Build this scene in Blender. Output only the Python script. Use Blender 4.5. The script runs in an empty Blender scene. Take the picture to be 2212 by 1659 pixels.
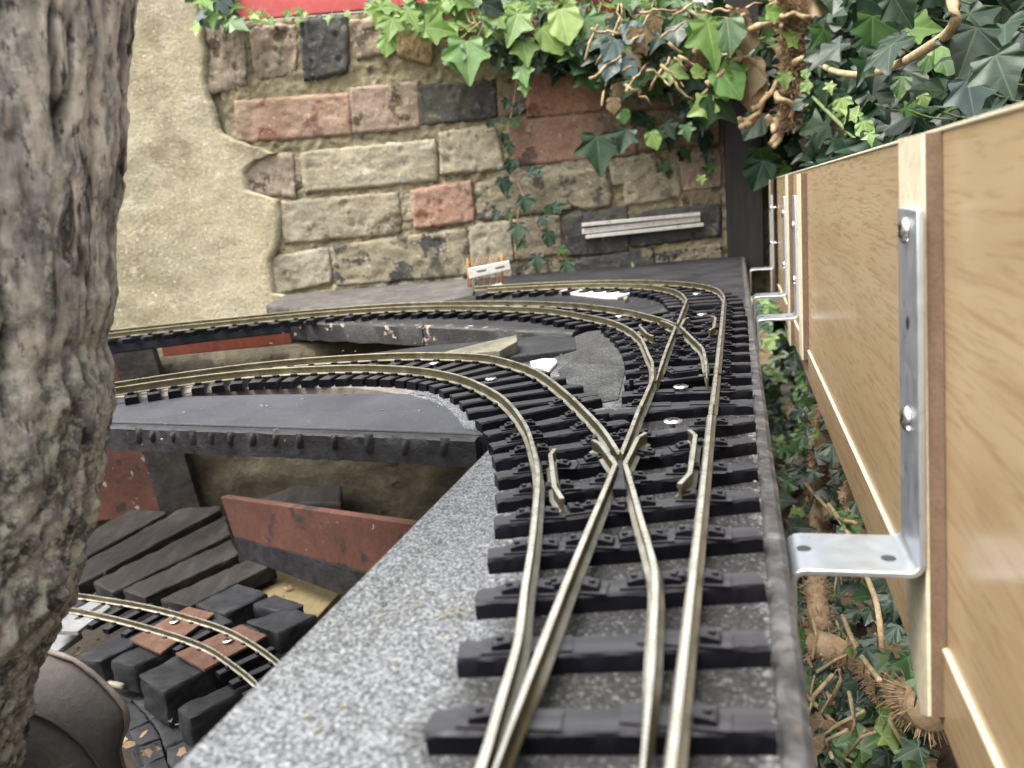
import bpy, bmesh, math, random
from mathutils import Vector, Matrix, noise
random.seed(7)
SC = bpy.context.scene
COL = SC.collection
MM = 0.001
# ------------------------------------------------------------------ camera
PITCH, ROLL, CAMH, FPX = math.radians(12.25), math.radians(-5), 94.0, 3260/1.823
_rt, _up, FW = Vector((1,0,0)), Vector((0,math.sin(PITCH),math.cos(PITCH))), Vector((0,math.cos(PITCH),-math.sin(PITCH)))
RT = math.cos(ROLL)*_rt + math.sin(ROLL)*_up
UP = -math.sin(ROLL)*_rt + math.cos(ROLL)*_up
cam = bpy.data.cameras.new('camera'); camo = bpy.data.objects.new('camera', cam); COL.objects.link(camo)
camo.matrix_world = Matrix(((RT.x,UP.x,-FW.x,0),(RT.y,UP.y,-FW.y,0),(RT.z,UP.z,-FW.z,CAMH*MM),(0,0,0,1)))
cam.sensor_width = 36; cam.sensor_fit = 'HORIZONTAL'; cam.lens = 3260/4032*36
cam.clip_start = 0.01; cam.clip_end = 200
cam.dof.use_dof = True; cam.dof.focus_distance = 0.44; cam.dof.aperture_fstop = 17.0
SC.camera = camo
# ------------------------------------------------------------------ world, sun, exposure
SUN_EL, SUN_AZ = math.radians(66), math.radians(-118)   # azimuth from +y towards +x
W = bpy.data.worlds.new('World'); SC.world = W; W.use_nodes = True
wn = W.node_tree; sky = wn.nodes.new('ShaderNodeTexSky'); sky.sky_type = 'NISHITA'; sky.sun_disc = False
sky.sun_elevation = SUN_EL; sky.sun_rotation = SUN_AZ; sky.air_density = 3.0; sky.dust_density = 8.0; sky.ozone_density = 0.6
hs = wn.nodes.new('ShaderNodeHueSaturation'); hs.inputs['Saturation'].default_value = .3   # thin high cloud
wn.links.new(sky.outputs[0], hs.inputs['Color']); wn.links.new(hs.outputs[0], wn.nodes['Background'].inputs[0]); wn.nodes['Background'].inputs[1].default_value = 0.15
sl = bpy.data.lights.new('sun', 'SUN'); sl.energy = 1.25; sl.angle = math.radians(32); sl.color = (1,.98,.95)
so = bpy.data.objects.new('sun', sl); COL.objects.link(so)
sd = Vector((math.sin(SUN_AZ)*math.cos(SUN_EL), math.cos(SUN_AZ)*math.cos(SUN_EL), math.sin(SUN_EL)))
so.rotation_euler = sd.to_track_quat('Z','Y').to_euler()
SC.view_settings.view_transform = 'Standard'; SC.view_settings.look = 'None'; SC.view_settings.exposure = 1.5; SC.view_settings.gamma = 1
# ------------------------------------------------------------------ picking points in space (millimetres)
CAM = Vector((0,0,CAMH))
def ray(x,y): return FW + (x-1106)/FPX*RT - (y-829.5)/FPX*UP
def pl(x,y,n,d):
    v = ray(x,y); return CAM + (d-n.dot(CAM))/n.dot(v)*v
def Z(x,y,z): return pl(x,y,Vector((0,0,1)),z)
def Y(x,y,yy): return pl(x,y,Vector((0,1,0)),yy)
UD, WD = Vector((.2751,.9614,0)), Vector((.9614,-.2751,0))      # along / across the straight track
def uw(u,w,z=0.0): return Vector((u*UD.x+w*WD.x, u*UD.y+w*WD.y, z))
FN = WD + .006*UD
def PF(x,y,off): return pl(x,y,FN,47.7+off)                      # planes parallel to the board fence
def fw_(u,off,z): return uw(u, 47.7+off-.006*u, z)
def PW(x,y,w): return pl(x,y,WD,w)
R = lambda ox,oy,k=.6076: (lambda x,y: ((ox+x*k)/1.823,(oy+y*k)/1.823))
r1,r2,r3,r4,r5,r6,r7,r8,r9 = R(0,0),R(1344,0),R(2688,0),R(0,1008),R(1344,1008),R(2688,1008),R(0,2016),R(1344,2016),R(2688,2016)
k1,k2,k3,k4,k5 = R(200,1700,.4973),R(0,2300,.4365),R(400,1150,.4973),R(2400,1100,.27125),R(2700,0,.3617)
q1,q3 = R(1800,1500,.5877),R(1750,950,.5651)
ZB = -11.0
# ------------------------------------------------------------------ objects
ORG = {}
def link(name, data, parent=None):
    o = bpy.data.objects.new(name, data); COL.objects.link(o)
    if parent: o.parent = parent
    return o
def tag(o, label=None, cat=None, group=None, kind=None):
    if label: o['label'] = label
    if cat: o['category'] = cat
    if group: o['group'] = group
    if kind: o['kind'] = kind
    return o
def thing(name, loc, label, cat, group=None):
    o = link(name, None); o.empty_display_size = .01; o.location = loc*MM; ORG[o.name] = loc.copy()
    return tag(o, label, cat, group)
class MB:
    def __init__(s): s.v=[]; s.f=[]; s.m=[]; s.uv=None
    def add(s, vs, fs, mi=0, at=None):
        b=len(s.v); s.v += [Vector(v) for v in vs]; s.f += [tuple(i+b for i in f) for f in fs]; s.m += [mi]*len(fs)
        if s.uv is not None: s.uv += (at if at else [1.0]*len(vs))
        return s
    def box(s, c, ax, ay, az, mi=0):
        c=Vector(c); ax=Vector(ax); ay=Vector(ay); az=Vector(az)
        vs=[c+i*ax+j*ay+k*az for k in(-1,1) for j in(-1,1) for i in(-1,1)]
        return s.add(vs,[(0,2,3,1),(4,5,7,6),(0,1,5,4),(2,6,7,3),(0,4,6,2),(1,3,7,5)],mi)
    def prism(s, poly, dz, mi=0):
        """poly: points of the top face; dz: vector added for the bottom face"""
        n=len(poly); top=[Vector(p) for p in poly]; bot=[p+Vector(dz) for p in top]
        nrm=sum(((top[i]-top[0]).cross(top[(i+1)%n]-top[0]) for i in range(n)),Vector())
        if nrm.dot(Vector(dz))>0: top.reverse(); bot.reverse()
        fs=[tuple(range(n)),tuple(range(2*n-1,n-1,-1))]+[(i,n+i,n+(i+1)%n,(i+1)%n) for i in range(n)]
        return s.add(top+bot,fs,mi)
    def tube(s, pts, rad, n=8, mi=0, cap=True):
        pts=[Vector(p) for p in pts]; m=len(pts)
        if not hasattr(rad,'__len__'): rad=[rad]*m
        vs=[]; ref=Vector((.31,.17,.93)); 
        for i,p in enumerate(pts):
            t=(pts[min(i+1,m-1)]-pts[max(i-1,0)]).normalized()
            a=t.cross(ref); 
            if a.length<1e-3: a=t.cross(Vector((1,0,0)))
            a.normalize(); b=t.cross(a)
            vs+=[p+rad[i]*(math.cos(2*math.pi*j/n)*a+math.sin(2*math.pi*j/n)*b) for j in range(n)]
        fs=[(i*n+j,i*n+(j+1)%n,(i+1)*n+(j+1)%n,(i+1)*n+j) for i in range(m-1) for j in range(n)]
        if cap: fs+=[tuple(range(n-1,-1,-1)),tuple((m-1)*n+j for j in range(n))]
        return s.add(vs,fs,mi)
    def sweep(s, prof, path, mi=0):
        """prof: closed list of (lateral,z), path: points; frames kept upright"""
        path=[Vector(p) for p in path]; m=len(path); n=len(prof); vs=[]
        for i,p in enumerate(path):
            t=path[min(i+1,m-1)]-path[max(i-1,0)]; t.z=0; t.normalize(); l=Vector((t.y,-t.x,0))
            vs+=[p+a*l+Vector((0,0,b)) for a,b in prof]
        fs=[(i*n+j,i*n+(j+1)%n,(i+1)*n+(j+1)%n,(i+1)*n+j) for i in range(m-1) for j in range(n)]
        fs+=[tuple(range(n-1,-1,-1)),tuple((m-1)*n+j for j in range(n))]
        return s.add(vs,fs,mi)
    def dome(s, c, r, h, ax=Vector((0,0,1)), n=16, mi=0, rings=4):
        ax=ax.normalized(); a=ax.orthogonal().normalized(); b=ax.cross(a); vs=[]; c=Vector(c)
        for k in range(rings):
            t=k/rings*math.pi/2
            vs+=[c+ax*(h*math.sin(t))+r*math.cos(t)**.6*(math.cos(2*math.pi*j/n)*a+math.sin(2*math.pi*j/n)*b) for j in range(n)]
        vs.append(c+ax*h); fs=[(k*n+j,k*n+(j+1)%n,(k+1)*n+(j+1)%n,(k+1)*n+j) for k in range(rings-1) for j in range(n)]
        fs+=[((rings-1)*n+j,(rings-1)*n+(j+1)%n,len(vs)-1) for j in range(n)]
        return s.add(vs,fs,mi)
    def build(s, name, mats, parent=None, origin=None, smooth=False, bevel=0, kind=None, fix=True):
        me=bpy.data.meshes.new(name)
        if not isinstance(mats,(list,tuple)): mats=[mats]
        if parent: o0=ORG[parent.name]
        elif origin is not None: o0=Vector(origin)
        else:
            xs=[v.x for v in s.v]; ys=[v.y for v in s.v]; zs=[v.z for v in s.v]
            o0=Vector(((min(xs)+max(xs))/2,(min(ys)+max(ys))/2,min(zs)))
        me.from_pydata([tuple((v-o0)*MM) for v in s.v],[],s.f)
        for m in mats: me.materials.append(m)
        me.polygons.foreach_set('material_index',s.m)
        if s.uv is not None:
            l=me.uv_layers.new(name='UVMap')
            for lp in me.loops: l.data[lp.index].uv=(s.uv[lp.vertex_index],.5)
        if smooth: me.polygons.foreach_set('use_smooth',[True]*len(me.polygons))
        if fix:
            bm=bmesh.new(); bm.from_mesh(me); bmesh.ops.recalc_face_normals(bm,faces=bm.faces); bm.to_mesh(me); bm.free()
        if smooth and smooth!=True: me.set_sharp_from_angle(angle=math.radians(smooth))
        me.update()
        o=link(name,me,parent); ORG[o.name]=o0
        if not parent: o.location=o0*MM
        if bevel:
            b=o.modifiers.new('bevel','BEVEL'); b.width=bevel*MM; b.segments=2; b.limit_method='ANGLE'; b.angle_limit=math.radians(40)
        if kind: o['kind']=kind
        return o
def spline(pts, step):
    P=[Vector(p) for p in pts]; out=[]
    for i in range(len(P)-1):
        a=P[max(i-1,0)]; b=P[i]; c=P[i+1]; d=P[min(i+2,len(P)-1)]
        n=max(1,int((c-b).length/step))
        for k in range(n):
            t=k/n; out.append(.5*((2*b)+(c-a)*t+(2*a-5*b+4*c-d)*t*t+(3*b-a-3*c+d)*t**3))
    out.append(P[-1]); return out
def smooth_path(p, it=3):
    p=[v.copy() for v in p]
    for _ in range(it):
        p=[p[0]]+[(p[i-1]+2*p[i]+p[i+1])/4 for i in range(1,len(p)-1)]+[p[-1]]
    return p
def resample(p, n):
    L=[0]
    for a,b in zip(p,p[1:]): L.append(L[-1]+(b-a).length)
    out=[]; j=0
    for i in range(n):
        t=L[-1]*i/(n-1)
        while j<len(p)-2 and L[j+1]<t: j+=1
        d=L[j+1]-L[j]; out.append(p[j].lerp(p[j+1],(t-L[j])/d if d else 0))
    return out, L[-1]
# ------------------------------------------------------------------ materials
class N:
    def __init__(s,name):
        s.m=bpy.data.materials.new(name); s.m.use_nodes=True; s.t=s.m.node_tree; s.n=s.t.nodes; s.b=s.n['Principled BSDF']; s.tc=None
    def new(s,k,**a):
        x=s.n.new(k)
        for p,v in a.items(): setattr(x,p,v)
        return x
    def l(s,a,b): s.t.links.new(a,b)
    def coord(s,stretch=(1,1,1),rot=0):
        if not s.tc: s.tc=s.new('ShaderNodeTexCoord')
        mp=s.new('ShaderNodeMapping'); mp.inputs['Scale'].default_value=stretch; mp.inputs['Rotation'].default_value=(0,0,rot); s.l(s.tc.outputs['Object'],mp.inputs[0]); return mp.outputs[0]
    def noise(s,size,detail=6,rough=.6,stretch=(1,1,1),dist=0,rot=0):
        x=s.new('ShaderNodeTexNoise'); x.inputs['Scale'].default_value=1000/size; x.inputs['Detail'].default_value=detail; x.inputs['Roughness'].default_value=rough; x.inputs['Distortion'].default_value=dist
        s.l(s.coord(stretch,rot),x.inputs['Vector']); return x.outputs['Fac']
    def voro(s,size,out='Color',feature='F1'):
        x=s.new('ShaderNodeTexVoronoi'); x.feature=feature; x.inputs['Scale'].default_value=1000/size; s.l(s.coord(),x.inputs['Vector']); return x.outputs[out]
    def ramp(s,fac,stops,interp='LINEAR'):
        x=s.new('ShaderNodeValToRGB'); x.color_ramp.interpolation=interp; e=x.color_ramp.elements
        while len(e)<len(stops): e.new(.5)
        for i,(p,c) in enumerate(stops):
            e[i].position=p; e[i].color=(*c,1) if len(c)==3 else c
        s.l(fac,x.inputs[0]); return x.outputs[0]
    def mix(s,fac,a,b,mode='MIX'):
        x=s.new('ShaderNodeMixRGB',blend_type=mode)
        for k,v in ((0,fac),(1,a),(2,b)):
            if isinstance(v,(int,float)): x.inputs[k].default_value=v
            elif isinstance(v,tuple): x.inputs[k].default_value=(*v,1)
            else: s.l(v,x.inputs[k])
        return x.outputs[0]
    def math(s,op,a,b=0.0):
        x=s.new('ShaderNodeMath',operation=op)
        for k,v in ((0,a),(1,b)):
            if isinstance(v,(int,float)): x.inputs[k].default_value=v
            else: s.l(v,x.inputs[k])
        return x.outputs[0]
    def bump(s,h,mm,strength=1.0):
        x=s.new('ShaderNodeBump'); x.inputs['Distance'].default_value=mm*MM; x.inputs['Strength'].default_value=strength; s.l(h,x.inputs['Height'])
        prev=s.b.inputs['Normal']
        if prev.is_linked: s.l(prev.links[0].from_socket,x.inputs['Normal'])
        s.l(x.outputs[0],prev)
    def out(s,col,rough=.6,metal=0,spec=.5):
        for k,v in (('Base Color',col),('Roughness',rough),('Metallic',metal),('Specular IOR Level',spec)):
            if isinstance(v,(int,float)): s.b.inputs[k].default_value=v
            elif isinstance(v,tuple): s.b.inputs[k].default_value=(*v,1)
            else: s.l(v,s.b.inputs[k])
        return s.m
def BW(g): return (g,g,g)
BLK,WHT=(0,0,0),(1,1,1)
def m_mottle(name, cols, size, rough=.8, bump=(1.0,3.0), specks=None, stretch=(1,1,1), spec=.3, rvar=0):
    n=N(name); f=n.noise(size,8,.65,stretch,dist=.4)
    k=len(cols); c=n.ramp(f,[(.28+.44*i/(k-1),cols[i]) for i in range(k)])
    if specks:
        for (sz,lo,hi,sc,*st) in specks:
            c=n.mix(n.ramp(n.noise(sz,3 if sz<60 else 6,.6),[(lo,BLK),(hi,BW(st[0]) if st else WHT)]),c,sc)
    g=n.noise(bump[1],8,.7,stretch)
    c=n.mix(n.ramp(g,[(.35,WHT),(.65,BLK)]),c,n.mix(1.0,c,(.72,.72,.72),'MULTIPLY'))
    n.bump(g,bump[0])
    r=n.ramp(f,[(.3,BW(max(0,rough-rvar))),(.7,BW(min(1,rough+rvar)))]) if rvar else rough
    return n.out(c,r,0,spec)
def m_felt(name, dirty):
    n=N(name); v=n.voro(.6); sep=n.new('ShaderNodeSeparateColor'); n.l(v,sep.inputs[0])
    light=n.ramp(sep.outputs[0],[(.0,(.022,.023,.026)),(.2,(.055,.058,.063)),(.45,(.11,.115,.125)),(.72,(.155,.163,.175)),(1,(.28,.295,.315))])
    dark=n.ramp(sep.outputs[0],[(.0,(.008,.008,.009)),(.7,(.022,.022,.022)),(.9,(.045,.045,.045)),(1,(.13,.135,.13))])
    big=n.noise(26,5,.6)
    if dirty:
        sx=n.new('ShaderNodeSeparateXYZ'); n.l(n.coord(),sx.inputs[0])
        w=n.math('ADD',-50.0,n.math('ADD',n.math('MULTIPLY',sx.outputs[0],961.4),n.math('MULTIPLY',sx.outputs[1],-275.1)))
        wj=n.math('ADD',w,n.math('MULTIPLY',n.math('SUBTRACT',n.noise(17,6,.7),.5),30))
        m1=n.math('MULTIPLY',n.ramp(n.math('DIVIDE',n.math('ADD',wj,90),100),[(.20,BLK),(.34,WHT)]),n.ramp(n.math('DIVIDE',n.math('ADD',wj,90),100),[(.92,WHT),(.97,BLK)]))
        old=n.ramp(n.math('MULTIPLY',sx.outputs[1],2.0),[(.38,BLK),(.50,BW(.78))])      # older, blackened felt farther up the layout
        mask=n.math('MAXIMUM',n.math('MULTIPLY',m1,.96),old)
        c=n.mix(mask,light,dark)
    else:
        c=n.mix(n.ramp(big,[(.4,BW(.65)),(.6,BW(.93))]),light,dark)
    c=n.mix(n.ramp(n.noise(60,4,.6),[(.4,BLK),(.7,BW(.22))]),c,n.mix(1.0,c,(.5,.47,.4),'MULTIPLY'))
    n.bump(sep.outputs[0],.45,.8); n.bump(n.noise(5,4),.5,.6)
    return n.out(c,.8,0,.35)
M={}
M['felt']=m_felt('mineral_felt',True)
M['felt2']=m_felt('weathered_felt',False)
def m_darkfelt(name,a,b,rough=.6):
    n=N(name); f=n.noise(40,6,.6); c=n.ramp(f,[(.3,a),(.7,b)])
    c=n.mix(n.ramp(n.noise(1.6,2,.5),[(.66,BLK),(.76,BW(.5))]),c,(.22,.23,.26))
    c=n.mix(n.ramp(n.noise(22,5,.7,dist=1),[(.69,BLK),(.75,BW(.7))]),c,(.5,.5,.52))
    n.bump(n.noise(1.5,3),.35); return n.out(c,n.ramp(f,[(.3,BW(rough-.1)),(.7,BW(rough+.15))]),0,.35)
M['darkfelt']=m_darkfelt('dark_felt',(.028,.029,.037),(.052,.054,.066))
M['blackfelt']=m_darkfelt('black_felt',(.010,.010,.012),(.026,.026,.030),.6)
def m_plastic():
    n=N('black_plastic'); g=n.noise(1.0,5,.7,(.06,1,1)); oi=n.new('ShaderNodeObjectInfo')
    c=n.ramp(n.math('ADD',n.math('MULTIPLY',n.noise(14,5,.65),.7),n.math('MULTIPLY',oi.outputs['Random'],.3)),[(.3,(.003,.003,.005)),(.75,(.008,.008,.012))])
    c=n.mix(n.ramp(n.noise(.9,3,.6),[(.70,BLK),(.78,BW(.6))]),c,(.12,.118,.115))
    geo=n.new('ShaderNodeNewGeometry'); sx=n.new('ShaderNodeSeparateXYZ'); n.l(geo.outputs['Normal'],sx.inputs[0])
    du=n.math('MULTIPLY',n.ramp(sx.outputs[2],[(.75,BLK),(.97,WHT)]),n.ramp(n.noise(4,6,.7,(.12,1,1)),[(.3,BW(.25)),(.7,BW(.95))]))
    c=n.mix(du,c,(.050,.049,.056))  # paler upward faces stand in for sky reflected on the sleeper tops
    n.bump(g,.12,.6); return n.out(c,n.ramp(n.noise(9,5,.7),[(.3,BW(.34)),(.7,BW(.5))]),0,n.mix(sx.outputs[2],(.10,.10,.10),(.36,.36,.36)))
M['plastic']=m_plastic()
def m_rail():
    n=N('nickel_silver_rail'); f=n.noise(9,6,.65); c=n.ramp(f,[(.3,(.115,.10,.06)),(.55,(.175,.155,.10)),(.75,(.24,.22,.155))])
    c=n.mix(n.ramp(n.noise(5,4,.7),[(.58,BLK),(.72,BW(.35))]),c,(.13,.10,.055))
    geo=n.new('ShaderNodeNewGeometry'); sx=n.new('ShaderNodeSeparateXYZ'); n.l(geo.outputs['Normal'],sx.inputs[0])
    top=n.ramp(sx.outputs[2],[(.88,BLK),(.98,WHT)])      # running surface polished by wheels, paler still to stand in for sky reflection
    r=n.mix(top,n.ramp(f,[(.3,BW(.42)),(.7,BW(.55))]),n.ramp(f,[(.3,BW(.22)),(.7,BW(.36))]))
    c=n.mix(n.math('MULTIPLY',top,.95),c,n.ramp(f,[(.35,(.52,.50,.42)),(.6,(.69,.68,.62)),(.8,(.80,.80,.77))]))
    n.bump(n.noise(2.5,3,.6),.012,.4); return n.out(c,r,n.mix(top,n.ramp(n.noise(4,4,.7),[(.5,BW(.95)),(.75,BW(.6))]),(.80,.80,.80)),.5)
M['rail']=m_rail()
def m_metal(name,c1,c2,rough=.3,metal=1):
    n=N(name); f=n.noise(12,6,.6); n.bump(n.noise(3,3),.04,.4); return n.out(n.ramp(f,[(.3,c1),(.7,c2)]),n.ramp(n.noise(6,4,.7),[(.3,BW(rough-.08)),(.7,BW(rough+.1))]),metal,.5)
M['zinc']=m_metal('zinc_plate',(.50,.54,.60),(.56,.60,.65),.34,.86)
M['steel']=m_metal('bright_screw_steel',(.72,.73,.74),(.86,.87,.88),.25)
def m_oak():
    n=N('oak_laminate')
    mp=n.coord((1,1,1),-math.radians(74.0-.7))
    st=n.new('ShaderNodeMapping'); st.inputs['Scale'].default_value=(.30,1,1); n.l(mp,st.inputs[0])
    def nz(size,d,ro,di,sc=(1,1,1)):
        x=n.new('ShaderNodeTexNoise'); x.inputs['Scale'].default_value=1000/size; x.inputs['Detail'].default_value=d; x.inputs['Roughness'].default_value=ro; x.inputs['Distortion'].default_value=di
        m2=n.new('ShaderNodeMapping'); m2.inputs['Scale'].default_value=sc; m2.inputs['Rotation'].default_value=(0,math.radians(9),0); n.l(mp,m2.inputs[0]); n.l(m2.outputs[0],x.inputs[0]); return x.outputs[0]
    a=nz(60,4,.5,.8,(.25,1,1)); b=nz(1.9,4,.55,.9,(.06,1,1)); d=nz(5,4,.55,.8,(.07,1,1))
    c=n.ramp(a,[(.3,(.335,.24,.135)),(.5,(.385,.285,.165)),(.72,(.43,.325,.20))])
    c=n.mix(n.ramp(b,[(.50,BLK),(.64,BW(.6))]),c,(.25,.165,.09))
    c=n.mix(n.ramp(d,[(.52,BLK),(.66,BW(.42))]),c,(.30,.19,.10))
    n.bump(b,.04,.5); return n.out(c,.27,0,.5)
M['oak']=m_oak()
M['cream']=m_mottle('cream_backing',[(.66,.60,.44),(.72,.66,.50)],60,.5,(.05,4))
M['hdf']=m_mottle('brown_fibreboard_edge',[(.13,.085,.055),(.20,.135,.09)],10,.85,(.25,1.2))
M['rawedge']=m_mottle('raw_cut_edge',[(.62,.52,.34),(.74,.66,.47)],6,.8,(.4,1.5))
M['post']=m_mottle('dark_creosoted_wood',[(.008,.0065,.0065),(.018,.015,.015),(.034,.028,.026)],30,.66,(.8,6),[(9,.72,.78,(.25,.18,.12))],(1,1,.15),.4)
M['trim']=m_mottle('tarred_timber',[(.010,.010,.011),(.022,.022,.025),(.045,.045,.05)],22,.42,(1.0,5),[(10,.70,.74,(.22,.12,.06)),(5,.74,.78,(.3,.3,.32))],(1,1,1),.28,.1)
M['edge']=m_mottle('weathered_black_edge',[(.02,.02,.02),(.06,.06,.063),(.17,.17,.175)],9,.75,(.7,3),[(14,.68,.76,(.13,.10,.075))],(1,1,1))
M['chipped']=m_mottle('chipped_black_paint',[(.012,.012,.013),(.03,.03,.032),(.05,.05,.05)],24,.5,(1,5),[(13,.63,.67,(.48,.36,.29))],(1,1,1),.5)
M['bluepaint']=m_mottle('blue_black_paint',[(.026,.029,.04),(.045,.05,.066)],40,.45,(.3,4))
M['redpaint']=m_mottle('red_oxide_paint',[(.14,.038,.022),(.22,.062,.035)],20,.7,(.4,4))
M['redboard']=m_mottle('rusty_red_board',[(.055,.024,.018),(.088,.037,.027),(.115,.05,.036)],45,.75,(.6,6),[(14,.66,.70,(.33,.27,.25)),(30,.60,.66,(.03,.025,.024))])  # darkened in colour for the shade down in the pit
M['plankgrey']=m_mottle('grey_plywood_strip',[(.10,.085,.075),(.19,.17,.155),(.25,.225,.205)],18,.8,(.5,4))
M['timber']=m_mottle('black_weathered_timber',[(.010,.009,.009),(.025,.022,.021),(.055,.05,.045)],24,.72,(1.2,6),[(9,.74,.78,(.3,.29,.26))],(1,.22,1))  # shade under the decks is put into this dark tone
M['timberblue']=m_mottle('blue_black_timber',[(.008,.009,.011),(.019,.020,.024),(.045,.047,.051)],22,.65,(1.0,6),[(10,.75,.79,(.3,.31,.3))],(.5,1,1))  # tone lowered to carry the shade of the lower deck
M['paver']=m_mottle('charcoal_paver',[(.018,.019,.022),(.034,.036,.041),(.062,.063,.067)],20,.75,(1.0,4),[(16,.66,.72,(.07,.075,.04))])
M['rustplate']=m_mottle('rusted_pink_plate',[(.085,.042,.029),(.13,.07,.048),(.17,.105,.072)],16,.8,(.5,3))  # colour dulled in place of the shade around the lower track
M['scoop']=m_mottle('rusted_sheet_steel',[(.040,.036,.034),(.058,.051,.047),(.082,.069,.061)],30,.66,(.5,4),[(16,.66,.72,(.2,.12,.085)),(6,.76,.8,(.35,.33,.3))],(1,1,1),.45)
M['scooprim']=m_mottle('pale_rusty_rim',[(.12,.10,.085),(.19,.155,.135),(.27,.235,.21)],12,.6,(.4,3))  # edge highlight put into the colour, paler than the sheet
M['rustwire']=m_mottle('rusty_wire',[(.33,.15,.06),(.50,.27,.12)],5,.8,(.1,1))
M['whiteplastic']=m_mottle('weathered_white_plastic',[(.62,.60,.56),(.78,.77,.75)],12,.45,(.15,4),[(9,.66,.72,(.42,.37,.31))],(1,1,1),.5)
M['buff']=m_mottle('buff_stone',[(.17,.16,.125),(.25,.235,.18),(.45,.41,.32)],20,.85,(.6,4))
M['wedge']=m_mottle('lichened_stone',[(.08,.078,.06),(.13,.125,.095),(.24,.22,.165)],20,.85,(.6,4))
M['slab']=m_mottle('buff_slab',[(.15,.115,.058),(.20,.16,.088)],20,.85,(.6,4),[(7,.66,.69,(.06,.05,.035))])
M['ledge']=m_mottle('dusty_grey_ledge',[(.05,.05,.047),(.105,.10,.093),(.17,.16,.15)],26,.9,(2,6),[(9,.62,.68,(.06,.06,.055)),(5,.68,.72,(.5,.49,.46))])
M['grey']=m_mottle('grey_slate',[(.16,.16,.17),(.26,.26,.27)],20,.6,(.4,4))
M['mortar']=m_mottle('lime_mortar',[(.27,.225,.135),(.42,.365,.24),(.52,.465,.335)],50,.95,(3.5,6),[(80,.47,.64,(.19,.175,.12),.55),(16,.58,.68,(.20,.17,.12)),(4.5,.66,.72,(.20,.16,.10)),(5,.68,.74,(.68,.63,.52))])
M['render']=m_mottle('cement_render',[(.39,.34,.225),(.52,.46,.325),(.58,.525,.40)],120,.95,(2.2,5),[(150,.47,.62,(.27,.255,.175),.55),(70,.53,.68,(.32,.275,.19)),(30,.60,.70,(.56,.51,.40)),(4.5,.62,.68,(.70,.65,.53)),(4,.64,.70,(.27,.22,.14)),(9,.72,.74,(.9,.87,.80))])
M['lowwall']=m_mottle('stained_lower_wall',[(.045,.039,.026),(.085,.074,.05),(.17,.15,.105)],70,.95,(3,9),[(45,.60,.64,(.05,.04,.032))])
def brickmat(name, cols, patch=None, size=45):
    if 'charcoal' not in name: cols=[tuple(a*.74+b_*.26 for a,b_ in zip(c,(.47,.41,.295))) for c in cols]
    sp=[(6,.62,.68,tuple(x*.5 for x in cols[0])),(5,.62,.68,tuple(min(1,x*1.3+.04) for x in cols[-1])),(24,.64,.72,tuple(min(1,x*1.15+.05) for x in cols[-1]))]
    sp.append((75,.48,.64,(.20,.195,.135),.42))
    if patch: sp=[(38,patch[1],patch[1]+.05,patch[0])]+sp
    return m_mottle('brick_'+name,cols,size,.93,(2.2,6),sp)
BR={
 'salmon':brickmat('salmon',[(.37,.20,.145),(.46,.28,.21),(.53,.38,.30)],((.30,.14,.115),.57)),
 'pink':brickmat('pink',[(.28,.18,.145),(.37,.26,.215),(.44,.34,.285)],((.12,.09,.06),.60)),
 'pinkgrey':brickmat('pink_grey',[(.30,.235,.19),(.42,.345,.29)],((.13,.10,.075),.57)),
 'charcoal':brickmat('charcoal',[(.045,.045,.05),(.075,.075,.08),(.11,.105,.10)],((.30,.25,.17),.63)),
 'mixed':brickmat('mixed',[(.15,.135,.105),(.27,.24,.175),(.36,.32,.225)],((.065,.062,.062),.52)),
 'orange':brickmat('orange',[(.34,.20,.09),(.47,.31,.16)],((.10,.07,.05),.62)),
 'buff':brickmat('buff',[(.34,.295,.205),(.44,.395,.295),(.52,.475,.38)],((.64,.61,.53),.58)),
 'buffbrown':brickmat('buff_brown',[(.28,.24,.175),(.37,.325,.25),(.43,.395,.33)],((.18,.15,.10),.58)),
 'palegrey':brickmat('pale_grey',[(.36,.33,.265),(.46,.425,.345)],((.28,.24,.18),.62)),
 'red':brickmat('red',[(.34,.155,.11),(.40,.20,.15),(.45,.27,.21)],((.26,.11,.08),.58)),
 'terracotta':brickmat('terracotta',[(.27,.10,.06),(.35,.15,.09)],((.20,.08,.05),.60)),
 'maroon':brickmat('maroon',[(.20,.085,.065),(.28,.125,.095),(.34,.19,.14)],((.12,.07,.07),.58)),
 'darkbrown':brickmat('dark_brown',[(.12,.075,.05),(.20,.13,.09)],((.08,.06,.05),.55)),
}
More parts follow.
